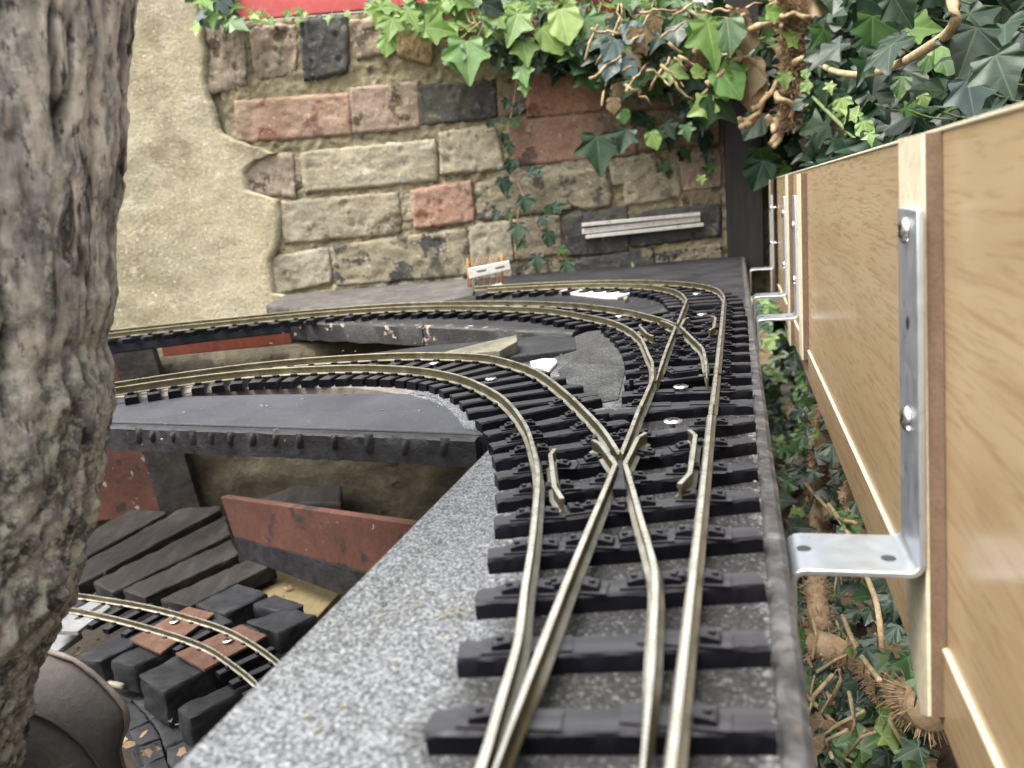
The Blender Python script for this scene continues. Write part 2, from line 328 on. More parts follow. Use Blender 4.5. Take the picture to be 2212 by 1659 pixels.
def m_leaf(name, cols, vein, rough=.38, trans=.22):
    n=N(name); geo=n.new('ShaderNodeNewGeometry'); uvn=n.new('ShaderNodeUVMap'); sx=n.new('ShaderNodeSeparateXYZ'); n.l(uvn.outputs[0],sx.inputs[0])
    k=len(cols); c=n.ramp(geo.outputs['Random Per Island'],[(i/(k-1),cols[i]) for i in range(k)])
    c=n.mix(n.ramp(n.noise(9,5,.6),[(.35,BLK),(.7,BW(.5))]),c,n.mix(1.0,c,(.55,.62,.6),'MULTIPLY'))
    c=n.mix(n.ramp(n.noise(5,3,.6),[(.70,BLK),(.76,BW(.5))]),c,(.20,.17,.06))
    c=n.mix(n.ramp(sx.outputs[0],[(.0,BW(.75)),(.09,BLK)]),c,vein)
    n.out(c,n.ramp(n.noise(12,3),[(.3,BW(rough-.06)),(.7,BW(rough+.12))]),0,.45)
    n.bump(sx.outputs[0],.7,.4); n.bump(n.noise(6,4),.5,.4)
    tr=n.new('ShaderNodeBsdfTranslucent'); n.l(n.mix(1.0,c,(1.0,1.15,.55),'MULTIPLY'),tr.inputs[0]); ms=n.new('ShaderNodeMixShader'); ms.inputs[0].default_value=trans
    o=n.n['Material Output']; n.l(n.b.outputs[0],ms.inputs[1]); n.l(tr.outputs[0],ms.inputs[2]); n.l(ms.outputs[0],o.inputs[0]); return n.m
LF={
 'bright':m_leaf('young_sunlit_leaf',[(.13,.24,.05),(.18,.30,.07),(.27,.38,.11),(.17,.32,.11)],(.42,.52,.22),.42,.35),  # young leaves, with sunlight on the wall top put into the green
 'mid':m_leaf('mid_ivy_leaf',[(.038,.09,.025),(.06,.13,.035),(.09,.18,.05)],(.16,.24,.10),.38,.25),
 'dark':m_leaf('old_ivy_leaf',[(.011,.028,.015),(.016,.040,.020),(.026,.056,.026),(.018,.045,.030)],(.075,.12,.065),.40,.10),
 'blue':m_leaf('blue_grey_leaf',[(.09,.135,.135),(.125,.175,.17)],(.24,.32,.32),.40,.15),
 'dead':m_leaf('dead_leaf',[(.16,.10,.055),(.27,.20,.12),(.21,.13,.075)],(.40,.31,.2),.8,.2),
}
LFL=['bright','mid','dark','blue','dead']
M['stem']=m_mottle('woody_stem',[(.26,.17,.09),(.46,.34,.20),(.62,.50,.34)],8,.8,(.4,2))
M['greenstem']=m_mottle('green_stem',[(.12,.17,.07),(.20,.26,.12)],14,.6,(.2,2))
M['fuzz']=m_mottle('fibrous_aerial_root',[(.33,.21,.12),(.48,.34,.21),(.58,.44,.29)],7,.9,(.6,2))
M['bark']=None
def m_bark():
    n=N('weathered_bark'); a=n.noise(17,8,.64,(1,1,.16),.7); b=n.noise(6,8,.7,(1,1,.5),.6)
    c=n.ramp(a,[(.33,(.06,.056,.057)),(.41,(.24,.22,.215)),(.48,(.46,.415,.385)),(.55,(.62,.55,.495)),(.64,(.76,.68,.61))])
    c=n.mix(n.ramp(b,[(.50,BLK),(.60,BW(.75))]),c,(.27,.26,.27))
    c=n.mix(n.ramp(n.noise(5,6,.7),[(.54,BLK),(.62,BW(.85))]),c,(.68,.63,.56))
    c=n.mix(n.ramp(n.noise(3.2,5,.7,(1,1,.4)),[(.57,BLK),(.64,BW(.85))]),c,(.06,.055,.055))
    c=n.mix(n.ramp(n.noise(13,6,.65,(1,1,.22),.9),[(.565,BLK),(.62,BW(.92))]),c,(.035,.031,.032))
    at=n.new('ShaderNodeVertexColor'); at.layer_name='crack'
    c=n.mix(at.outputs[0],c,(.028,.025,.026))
    sx=n.new('ShaderNodeSeparateXYZ'); n.l(n.coord(),sx.inputs[0])
    low=n.ramp(n.math('MULTIPLY',sx.outputs[2],1.0),[(.0,WHT),(.36,WHT),(.44,BLK)])   # lichen belt on the lower trunk
    lich=n.mix(n.ramp(n.noise(7,7,.7),[(.46,BLK),(.58,WHT)]),(.06,.06,.056),(.50,.49,.40))
    lm=n.math('MULTIPLY',low,n.ramp(n.noise(14,6,.7),[(.40,BLK),(.54,BW(.9))]))
    c=n.mix(lm,c,lich)
    n.bump(b,1.6,.9); n.bump(n.noise(2.0,6),.8,.8); return n.out(c,.92,0,.2)
M['bark']=m_bark()
M['soil']=m_mottle('leaf_mould_soil',[(.03,.021,.015),(.085,.06,.042),(.17,.125,.085)],26,.95,(6,12),[(12,.64,.70,(.16,.11,.075))])
M['thicket']=m_mottle('thicket_shade',[(.006,.006,.004),(.014,.015,.009),(.03,.026,.016)],26,.95,(6,12))  # near-black colour stands for the shade inside the hedge
M['groundm']=m_mottle('garden_soil',[(.03,.024,.018),(.07,.058,.045)],120,.95,(6,14))
M['shed']=m_mottle('red_shed_paint',[(.52,.10,.10),(.58,.125,.12)],200,.55,(.2,30))
M['sheddark']=m_mottle('dark_red_shed_paint',[(.10,.012,.018),(.13,.018,.022)],100,.6,(.2,30))

# ================================================================== THE SETTING
g=MB(); g.prism([(-30000,-20000,-330),(30000,-20000,-330),(30000,40000,-330),(-30000,40000,-330)],(0,0,-200)); g.build('ground',M['groundm'],kind='structure')
# soil bank behind the board fence and gap floor
def soil_sheet(name,p,du,dv,nu,nv,amp,sz):
    b=MB(); vs=[]; nrm=du.cross(dv).normalized()
    for j in range(nv+1):
        for i in range(nu+1):
            q=p+du*(i/nu)+dv*(j/nv); vs.append(q+nrm*amp*noise.fractal(q/sz,1.0,2.0,4))
    b.add(vs,[(j*(nu+1)+i,j*(nu+1)+i+1,(j+1)*(nu+1)+i+1,(j+1)*(nu+1)+i) for j in range(nv) for i in range(nu)])
    return b.build(name,M['soil'],smooth=True,kind='structure',fix=False)
soil_sheet('soil_bed',uw(20,-10,-300),uw(1260,0),uw(0,330,60),90,40,14,40)
soil_sheet('soil_bank',uw(150,200,-290),uw(1350,120),Vector((20,0,330)),90,40,16,50)

# ------------------------------------------------------------------ brick wall
WY=1255.0
wall=thing('brick_wall',Vector((0,WY,-320)),'old garden wall of mixed red, buff and charcoal bricks with a cement rendered left end','wall')
def wz(v,amp=1): return noise.fractal(v/28,1.0,2.0,5)*amp
# mortar bed
b=MB(); nx,nz=300,150; x0,x1,zz0,zz1=-380,560,-75,392
vs=[]
top=[Y(x,y,WY).z for x,y in ((440,66),(520,52),(650,44),(745,36),(845,32),(940,45),(1040,46),(1560,18))]
def walltop(x):
    xs=[Y(px,60,WY).x for px in (440,520,650,745,845,940,1040,1560)]
    if x<=xs[0]: return top[0]
    for i in range(7):
        if x<xs[i+1]: return top[i]+(top[i+1]-top[i])*(x-xs[i])/(xs[i+1]-xs[i])
    return top[-1]+(x-xs[-1])*.1
for j in range(nz+1):
    for i in range(nx+1):
        x=x0+(x1-x0)*i/nx; t=walltop(x)+5*noise.noise(Vector((x/18,0,3)))+3; z=zz0+(t-zz0)*j/nz
        vs.append((x,WY+.9-4.0*noise.fractal(Vector((x/11,2,z/11)),.8,2.0,7)-3*noise.noise(Vector((x/60,7,z/60))),z))
fs=[(j*(nx+1)+i,j*(nx+1)+i+1,(j+1)*(nx+1)+i+1,(j+1)*(nx+1)+i) for j in range(nz) for i in range(nx)]
b.add(vs,fs)
# thickness: top, back
nb=len(vs); tb=[Vector((vs[nz*(nx+1)+i][0],WY+215,vs[nz*(nx+1)+i][2]-9+3*noise.noise(Vector((i/9,5,1))))) for i in range(nx+1)]
b.add([Vector(vs[nz*(nx+1)+i]) for i in range(nx+1)]+tb,[(i,i+1,nx+2+i,nx+1+i) for i in range(nx)])
b.box((90,WY+150,170),(468,0,0),(0,60,0),(0,0,188))
b.build('mortar_bed',M['mortar'],wall,smooth=True,fix=False)
def brick(mb,q,mi,prot=9,rough=1.0,rnd=.16,n=(40,22)):
    P=[Y(x,y,WY) for x,y in q]; cc=(P[0]+P[1]+P[2]+P[3])/4; P=[Vector((p.x+(4.6 if p.x>cc.x else -4.6),p.y,p.z+(4.2 if p.z>cc.z else -4.2))) for p in P]; prot*=.6; sd=random.random()*100; nx,ny=n; vs=[]
    L=(P[1]-P[0]).length; H=(P[3]-P[0]).length
    for j in range(ny+1):
        for i in range(nx+1):
            s,t=i/nx,j/ny
            # ragged outline, rounded corners
            p=P[0].lerp(P[1],s).lerp(P[3].lerp(P[2],s),t)
            ex=min(s,1-s)*L; ey=min(t,1-t)*H
            c=((P[0]+P[1]+P[2]+P[3])/4-p)
            cr=max(0,1-ex/14)*max(0,1-ey/14); p=p+c*(.02*cr*rough)
            if ex<1 or ey<1:
                nn=Vector((noise.fractal(p/7+Vector((sd,0,0)),1.0,2.0,3),0,noise.fractal(p/7+Vector((0,0,sd)),1.0,2.0,3)))*1.6*rough; p=p+nn
            e=min(ex,ey); edge=.72+.28*min(1,e/4.0)**.5
            d=prot*edge+rough*(1.5*noise.fractal(Vector((p.x/18,sd,p.z/18)),.75,2.0,7))*edge-3.5*max(0,noise.noise(Vector((p.x/11,sd+5,p.z/11)))-.35)*rough*2-(2.0 if e<.5 else 0)
            vs.append((p.x,WY-d,p.z))
    fs=[(j*(nx+1)+i,(j+1)*(nx+1)+i,(j+1)*(nx+1)+i+1,j*(nx+1)+i+1) for j in range(ny) for i in range(nx)]
    # skirt back into the mortar
    ring=[i for i in range(nx+1)]+[(j)*(nx+1)+nx for j in range(1,ny+1)]+[ny*(nx+1)+i for i in range(nx-1,-1,-1)]+[j*(nx+1) for j in range(ny-1,0,-1)]
    base=len(vs); vs+=[(vs[k][0],WY+12,vs[k][2]) for k in ring]; m=len(ring)
    fs+=[(ring[k],ring[(k+1)%m],base+(k+1)%m,base+k) for k in range(m)]
    mb.add(vs,fs,mi)
BN=list(BR); 
def bk(l,name,part_label=None):
    mb=MB()
    for q,c,*k in l: brick(mb,q,BN.index(c),*(k or [9]))
    return mb.build(name,[BR[c] for c in BN],wall,smooth=True)
bk([([(448,62),(522,58),(528,182),(457,200)],'pinkgrey',4,2.0),
    ([(543,62),(637,58),(636,152),(560,172)],'pink',4,2.0),
    ([(653,50),(746,38),(748,152),(662,172)],'charcoal',12,1.8),
    ([(762,50),(846,36),(850,104),(776,124)],'pink',9,1.6),
    ([(860,56),(938,50),(926,138),(866,118)],'orange',12,1.8),
    ([(955,58),(1040,50),(1044,132),(962,140)],'orange',8,1.6),
    ([(1060,56),(1140,50),(1140,130),(1066,138)],'darkbrown',8,1.6),
    ([(1160,50),(1240,44),(1240,124),(1166,132)],'pink',8,1.6),
    ([(1262,44),(1340,40),(1340,116),(1268,124)],'charcoal',8,1.6),
    ([(1362,40),(1440,34),(1440,108),(1368,116)],'darkbrown',8,1.6),
    ([(1462,34),(1550,28),(1550,100),(1466,108)],'pink',8,1.6)],'coping_bricks')
bk([([(512,223),(754,207),(757,287),(520,304)],'salmon'),([(762,196),(900,181),(903,271),(766,285)],'pink'),
    ([(908,190),(1066,180),(1068,250),(912,267)],'charcoal',9,1.3),([(1080,172),(1132,168),(1130,240),(1082,248)],'darkbrown'),
    ([(1140,166),(1300,156),(1296,233),(1142,251)],'terracotta'),([(1310,160),(1545,140),(1545,222),(1314,238)],'darkbrown'),
    ([(1106,266),(1362,243),(1374,330),(1120,355)],'maroon'),([(1376,246),(1548,232),(1550,305),(1382,322)],'darkbrown'),
    ([(954,290),(1064,276),(1086,360),(956,373)],'buff',10,1.4),([(655,334),(938,306),(942,386),(662,411)],'buff',10,1.2),
    ([(527,346),(630,335),(636,425),(540,410)],'pinkgrey',7,1.2),
    ([(610,440),(860,420),(862,500),(618,522)],'buffbrown',9,1.3),([(893,415),(1014,395),(1021,474),(900,490)],'red',11),
    ([(1030,402),(1310,366),(1317,440),(1036,470)],'mixed',10,1.5),([(1322,350),(1410,336),(1415,382),(1326,396)],'buffbrown',9,1.4),
    ([(1352,397),(1460,370),(1465,422),(1356,438)],'buffbrown',9,1.4),([(1470,338),(1552,325),(1552,400),(1478,408)],'pink',7,1.4),
    ([(722,536),(1005,496),(1014,590),(728,614)],'mixed',9,1.4),([(1018,490),(1098,480),(1105,562),(1023,576)],'palegrey',8,1.3),
    ([(1112,478),(1204,468),(1208,545),(1118,558)],'buffbrown',8,1.3),
    ([(1220,470),(1350,450),(1355,540),(1226,550)],'charcoal',9,1.3),([(1362,468),(1552,440),(1552,505),(1366,530)],'charcoal',9,1.3),
    ([(590,560),(706,538),(712,605),(600,632)],'palegrey',8,1.2),
    ([(1035,590),(1100,582),(1104,624),(1040,632)],'buffbrown',7,1.3),([(1112,576),(1212,564),(1214,604),(1116,614)],'mixed',8,1.4),
    ([(1244,566),(1405,540),(1412,592),(1250,602)],'charcoal',10,1.4),([(1422,552),(1552,530),(1552,575),(1426,590)],'mixed',8,1.4),
    ([(640,640),(780,622),(782,660),(644,668)],'mixed',5,1.4),([(800,620),(1000,604),(1002,640),(804,655)],'mixed',5,1.4),
    ([(1478,420),(1552,408),(1552,440),(1482,450)],'darkbrown',7,1.3),
    ([(560,440),(598,436),(602,500),(566,506)],'palegrey',4,1.4),([(872,425),(888,423),(890,470),(874,474)],'buffbrown',3,1.4),([(640,345),(648,344),(652,402),(644,404)],'pinkgrey',3,1.2),
    ([(1100,362),(1300,345),(1302,362),(1104,384)],'buffbrown',4,1.4),([(1040,480),(1012,486),(1012,492),(1040,488)],'buff',3,1.4),([(720,620),(1000,592),(1002,606),(722,634)],'buffbrown',3,1.6)],'brickwork')
# cement render on the left end, proud of the bricks with a cracked edge
edge=[(436,-30),(440,40),(452,120),(449,160),(456,205),(468,235),(474,262),(484,288),(512,303),(560,318),(600,332),(560,345),(536,372),(544,412),(606,432),(612,480),(604,535),(592,560),(598,632),(640,640),(640,700)]
ep=[]
for a,c in zip(edge,edge[1:]):
    for k in range(6):
        t=k/6; ep.append(Y(a[0]+(c[0]-a[0])*t,a[1]+(c[1]-a[1])*t,WY)+Vector((2.2*noise.noise(Vector((len(ep)*.37,1,2))),0,2.2*noise.noise(Vector((len(ep)*.37,5,2))))))
b=MB(); vs=[]; cols=60
for e in ep:
    for i in range(cols+1):
        t=i/cols; x=e.x*(1-t**1.5)+(-1000)*t**1.5
        d=7*min(1,(e.x-x)/6)**.6+1.6*noise.fractal(Vector((x/60,3,e.z/60)),.8,2.0,6)*min(1,(e.x-x)/10)
        vs.append((x,WY-4-d,e.z))
c1=cols+1
b.add(vs,[(j*c1+i,(j+1)*c1+i,(j+1)*c1+i+1,j*c1+i+1) for j in range(len(ep)-1) for i in range(cols)])
b.add([Vector(vs[j*c1]) for j in range(len(ep))]+[Vector((vs[j*c1][0],WY+14,vs[j*c1][2])) for j in range(len(ep))],[(j,len(ep)+j,len(ep)+j+1,j+1) for j in range(len(ep)-1)])
b.box((-700,WY+120,80),(330,0,0),(0,110,0),(0,0,330))
b.build('cement_render',M['render'],wall,smooth=60)
# thicker footing of the wall below the layout
b=MB(); nx,nz=90,26; vs=[]
for j in range(nz+1):
    for i in range(nx+1):
        x=-1000+1290*i/nx; z=-330+272*j/nz; v=Vector((x/40,9,z/40)); vs.append((x,1042-7*noise.fractal(v,1.0,2.0,5)+(12 if j==nz else 0),z))
b.add(vs,[(j*(nx+1)+i,j*(nx+1)+i+1,(j+1)*(nx+1)+i+1,(j+1)*(nx+1)+i) for j in range(nz) for i in range(nx)])
b.box((-360,1150,-195),(640,0,0),(0,100,0),(0,0,135))
b.build('footing',M['lowwall'],wall,smooth=True,fix=False)

# red shed behind the wall
A=Y(515,45,1800); B=Y(930,0,1800)
shed=thing('garden_shed',Vector((-200,1800,-330)),'bright red painted shed wall with cream corner post seen over the wall top','shed')
b=MB()
for i,(xa,xb) in enumerate(((515,800),(803,1400))):
    p0=Y(xa,45-(xa-515)*.095,1800); p1=Y(xb,45-(xb-515)*.095,1800)
    b.box(((p0.x+p1.x)/2,1806,A.z+42),((p1.x-p0.x)/2-1.5,0,0),(0,6,0),(0,0,42))
b.build('wall_panel',M['shed'],shed,bevel=2)
b=MB(); b.box((-85,1812,A.z-450),(415,0,0),(0,8,0),(0,0,447)); b.build('plinth_board',M['sheddark'],shed)
b=MB(); c=Y(500,20,1790); b.box((c.x,1800,130),(11,0,0),(0,14,0),(0,0,458)); b.build('corner_post',M['cream'],shed,bevel=2)

# dark timber post in the corner
b=MB(); pts=[]
b.prism([(334,1228,-30),(384,1214,-30),(392,1252,-30),(342,1262,-30)],(0,0,640)); 
o=b.build('timber_post',M['post'],bevel=2.5); tag(o,'dark brown square timber post standing in the corner between brick wall and board fence','post')

# ================================================================== BASEBOARD
def poly(pts,z): return [Z(x,y,z) for x,y in pts]
lay=thing('main_baseboard',uw(300,-50,-60),'grey mineral felt baseboard carrying both turnouts, edged with worn black timber','baseboard')
mainp=[uw(40,-112),uw(120,-113),uw(185,-112),uw(339,-109.5),Vector((-20,405,0)),Vector((-44,455,0)),Vector((-62,482,0)),Vector((-30,520,0)),Vector((20,548,0)),Vector((48,578,0)),Vector((52,640,0)),Vector((66,660,0)),Vector((90,690,0)),Vector((150,760,0)),uw(790,5),uw(40,5)]
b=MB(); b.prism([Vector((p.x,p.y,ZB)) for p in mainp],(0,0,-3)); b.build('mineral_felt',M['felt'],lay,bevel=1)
b=MB(); b.prism([Vector((p.x*1.0+.4*(1 if p.x<0 else 0),p.y,ZB-3.05)) for p in mainp],(0,0,-16)); b.build('deck_board',M['trim'],lay)
# worn edging strip along the right side
pth=[uw(40+i*12,8.6-.0035*(i*12)+.35*noise.noise(Vector((i*.5,3,1))),ZB-.5+.5*noise.noise(Vector((i*.6,1,9)))) for i in range(104)]
b=MB(); b.sweep([(-3.2,-22),(-3.2,-.6),(-1.9,.6),(1.5,.3),(3.2,-1.5),(3.2,-22)],pth); b.build('edging_strip',M['edge'],lay,smooth=40)
# back board by the wall
back=thing('back_baseboard',Vector((0,1000,-60)),'dark felted back baseboard under the outer curves along the brick wall','baseboard')
bp=[Vector(p) for p in ((-232,924,0),(-225,904,0),(-161,866,0),(-60,770,0),(32,679,0),(58,664,0),(90,690.5,0),(150,760.5,0))]+[uw(790.5,5),uw(1290,2)]+[Vector((360,1249,0)),Vector((-36,1249,0)),Vector((-36,1010,0)),Vector((-100,925,0))]
b=MB(); b.prism([Vector((p.x,p.y,ZB)) for p in bp],(0,0,-3)); b.build('dark_felt',M['blackfelt'],back,bevel=1)
b=MB(); b.prism([Vector((p.x,p.y,ZB-3.05)) for p in bp],(0,0,-18)); b.build('deck_board',M['trim'],back)
# weathered patch of felt inside the curve
pp=poly([(1360,690),(1310,712),(1266,752),(1205,800),(1230,850),(1285,872),(1335,862),(1350,800),(1352,740)],ZB+.7)
b=MB(); b.prism(pp,(0,0,-1.5)); b.build('felt_patch',M['felt2'],lay)
b=MB(); b.prism([Vector((x,y,ZB+1)) for x,y in ((-330,1250),(-322,1120),(-270,1050),(-200,985),(-110,935),(-38,1012),(-38,1250))],(0,0,-40)); o=b.build('stone_ledge',M['ledge'],bevel=4); tag(o,'dusty grey stone ledge along the foot of the brick wall left of the lattice','ledge')
# front timber of the back board (two lengths with chipped paint)
for (a,c,h0,h1) in (((-226,902),(-72,782),19,21),((-70,780),(60,662),21,20)):
    A_=Vector((a[0],a[1],ZB+.8)); C_=Vector((c[0],c[1],ZB+.8)); t=(C_-A_).normalized(); nrm=Vector((-t.y,t.x,0)); 
    if nrm.y>0: nrm=-nrm
    pth=[A_.lerp(C_,i/20) for i in range(21)]
    b=MB(); vs=[]
    for i,p in enumerate(pth):
        j=lambda s:noise.noise(Vector((p.x/14,p.y/14,s)))
        vs+=[p+nrm*(.5),p+nrm*(11+1.2*j(1))+Vector((0,0,-.4*j(3))),p+nrm*(12.6+1.2*j(2))+Vector((0,0,-1.8)),p+nrm*(12.6+1.2*j(5))+Vector((0,0,-h0+1.5*j(6))),p+nrm*.5+Vector((0,0,-h0))]
    m=5; b.add(vs,[(i*m+k,i*m+(k+1)%m,(i+1)*m+(k+1)%m,(i+1)*m+k) for i in range(20) for k in range(m)]+[(0,1,2,3,4),tuple(100+k for k in (4,3,2,1,0))])
    b.build('front_timber',M['chipped'],back,smooth=35)
# blue black plank carrying the back track off to the left
lp=thing('track_plank',Vector((-400,850,-30)),'blue-black painted plank under the back track beside the rendered wall','plank')
pa=[(-600,800),(-404,876),(-320,905),(-231,918),(-228,960),(-300,960),(-420,930),(-620,850)]
b=MB(); b.prism([Vector((x,y,ZB-.3)) for x,y in pa],(0,0,-14)); b.build('plank',M['bluepaint'],lp,bevel=1.5)
o=MB().box((-335,988,-40),(76,5,0),(0,6,0),(0,0,8)).build('red_batten',M['redpaint'],bevel=1); tag(o,'short brick-red painted batten below the blue-black plank','batten')
# left front plank with tarred nosing
fp=thing('front_plank',Vector((-150,460,-40)),'wide black felted plank in the left foreground with a tarred front edge','plank')
fpl=[Vector(p) for p in ((-420,560,0),(-262,487,0),(-228,473,0),(-67,403,0),(-15.5,379,0),(-20.5,405,0),(-44.5,455,0),(-62.5,482,0),(-79,489,0),(-150,515,0),(-224,537,0),(-262,550,0),(-420,612,0))]
b=MB(); b.prism([Vector((p.x,p.y,ZB)) for p in fpl],(0,0,-3)); b.build('felt_top',M['darkfelt'],fp,bevel=.8)
b=MB(); b.prism([Vector((p.x,p.y,ZB-3.05)) for p in fpl],(0,0,-9)); b.build('plank',M['trim'],fp)
seam=spline([Z(*r5(*p),ZB+.2) for p in ((490,898),(600,915),(690,985),(760,1060),(800,1118))],3)
capp=[Z(*r5(*p),ZB+.55) for p in ((490,898),(560,903),(620,925),(690,985),(760,1060),(800,1118),(880,1122),(950,1118),(965,1060),(900,990),(800,920),(700,880),(600,868),(500,885))]
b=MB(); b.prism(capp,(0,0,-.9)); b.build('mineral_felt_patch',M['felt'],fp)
nose=[Vector((p[0],p[1],ZB)) for p in ((-420,558),(-262,485),(-228,471),(-67,401),(-17,378.5))]
nose=resample(nose,130)[0]; b=MB(); vs=[]
for i,p in enumerate(nose):
    t=(nose[min(i+1,129)]-nose[max(i-1,0)]).normalized(); nrm=Vector((t.y,-t.x,0)); j=lambda s,k=7:noise.fractal(Vector((p.x/k,p.y/k,s)),1.0,2.0,4)
    vs+=[p+nrm*.4+Vector((0,0,-.7)),p+nrm*(5.2+.5*j(1))+Vector((0,0,-.9+.4*j(2))),p+nrm*(6.3+.5*j(3))+Vector((0,0,-1.9+.5*j(4))),p+nrm*(6.5+.7*j(5,4))+Vector((0,0,-7+.6*j(6))),p+nrm*(6.5+.7*j(8,5))+Vector((0,0,-14.6+.8*j(9))),p+nrm*.4+Vector((0,0,-14.8))]
m=6; b.add(vs,[(i*m+k,i*m+(k+1)%m,(i+1)*m+(k+1)%m,(i+1)*m+k) for i in range(129) for k in range(m)]+[(0,1,2,3,4,5),tuple(129*m+k for k in (5,4,3,2,1,0))])
b.build('tarred_nosing',M['trim'],fp,smooth=38)
for px,py in [k3(x,1130+x*.03) for x in (290,400,560,715,860,1015,1190,1370,1560,1840,2110)]+[r5(180,1225),r5(410,1240),r5(665,1240)]:
    t=(Vector((-67,403,0))-Vector((-228,473,0))).normalized(); nrm=Vector((t.y,-t.x,0)); p=pl(px,py,nrm,nrm.dot(Vector((-67,401,0)))+7.0)
    b=MB(); vs=[]; sz_=random.uniform(.55,1.05); hh=random.uniform(.9,2.0)
    for j in range(7):
        for i in range(5):
            a,c=(i-2)/2*sz_,(j-3)/3*sz_; d=max(0,1-(a*a+c*c*.8)/sz_**2)**.6*hh+.3*noise.noise(Vector((p.x+a*3,c*3,i*.7)))
            vs.append(p+t*(a*2.6+c*.8)+Vector((0,0,c*4.6-.3))+nrm*(d-.5))
    b.add(vs,[(j*5+i,j*5+i+1,(j+1)*5+i+1,(j+1)*5+i) for j in range(6) for i in range(4)]); b.build('tarred_nail',M['trim'],fp,smooth=True)
# strip under the inner far track
ap=thing('track_strip',Vector((-170,560,-30)),'weathered grey plywood strip under the inner left track behind the front plank','plank')
sp=[(-420,500),(-330,535),(-248,564),(-192,551),(-146,541),(-83,518),(-62.8,484),(-30,520.6),(-50,560),(-100,590),(-190,600),(-260,580),(-430,530)]
sp=[(-420,505),(-330,520),(-250,530),(-222,537.5),(-190,547),(-146,536),(-100,517),(-62.8,482.6),(-30,520.6),(-40,575),(-100,592),(-190,598),(-265,575),(-430,545)]
b=MB(); b.prism([Vector((x,y,ZB-.2)) for x,y in sp],(0,0,-9)); b.build('plywood',M['plankgrey'],ap,bevel=.8)
# black boards lying between the two curves
b=MB(); b.prism([Z(*r5(*p),-14) for p in ((-300,690),(0,652),(560,582),(1000,545),(1560,487),(1640,505),(1525,600),(1130,648),(600,690),(0,740),(-300,760))],(0,0,-9)); o=b.build('loose_board',M['blackfelt'],bevel=1.2); tag(o,'black felted board lying between the two curves, its right end cut square','board')
b=MB(); b.prism([Z(*r5(*p),-19.5) for p in ((1000,690),(1130,640),(1540,598),(1700,560),(1700,650),(1440,790),(1200,830),(900,760))],(0,0,-8)); o=b.build('loose_board',M['darkfelt'],bevel=1.2); tag(o,'lower dark grey board under the end of the loose black board','board')
# wedge of buff stone
P0=[Z(*r5(*p),-13.8) for p in ((560,655),(1030,668),(1148,628),(1140,585),(880,600))]
b=MB(); tops=[p+Vector((0,0,h)) for p,h in zip(P0,(1,6,9,9,3))]
n=len(P0); b.add(P0+tops,[tuple(range(n)),tuple(range(2*n-1,n-1,-1))]+[(i,(i+1)%n,n+(i+1)%n,n+i) for i in range(n)]); o=b.build('stone_wedge',M['wedge'],bevel=2); tag(o,'buff stone wedge lying on the black board between the curves','stone')
# white plastic scraps
def scrap(name,pts,z,h,label,jit=1.2):
    b=MB(); P=[Z(*p,z) for p in pts]; b.prism([p+Vector((0,0,h+jit*noise.noise(p/6))) for p in P],(0,0,-h)); o=b.build(name,M['whiteplastic'],bevel=.4); return tag(o,label,'plastic scrap','white plastic scraps on the boards')
scrap('plastic_scrap',[r5(*p) for p in ((1225,700),(1300,690),(1320,680),(1390,682),(1402,705),(1370,740),(1345,765),(1300,735),(1235,728))],-11,2,'jagged white plastic scrap by the sleeper ends inside the front curve')
scrap('plastic_scrap',[r5(*p) for p in ((940,790),(1050,770),(1070,778),(985,812))],-11,1.5,'white plastic sliver between sleepers next to the screw head on the front curve')
scrap('plastic_scrap',[r5(*p) for p in ((1075,830),(1180,805),(1200,806),(1150,828),(1085,842))],-11,1.5,'short white sliver between sleepers right of the other sliver')
scrap('plastic_scrap',[r5(*p) for p in ((1395,228),(1440,222),(1640,240),(1700,236),(1890,240),(1885,255),(1850,272),(1790,285),(1700,278),(1560,262),(1400,245))],-11,3,'long white splintered plastic piece inside the outermost curve')
b=MB(); b.prism([p+Vector((0,0,4)) for p in [Z(*r5(*p),-11) for p in ((1830,290),(1860,283),(1850,303),(1835,306))]],(0,0,-4)); o=b.build('plastic_scrap',M['buff'],bevel=.5); tag(o,'tiny cream chip beside the long white splintered piece','plastic scrap','white plastic scraps on the boards')

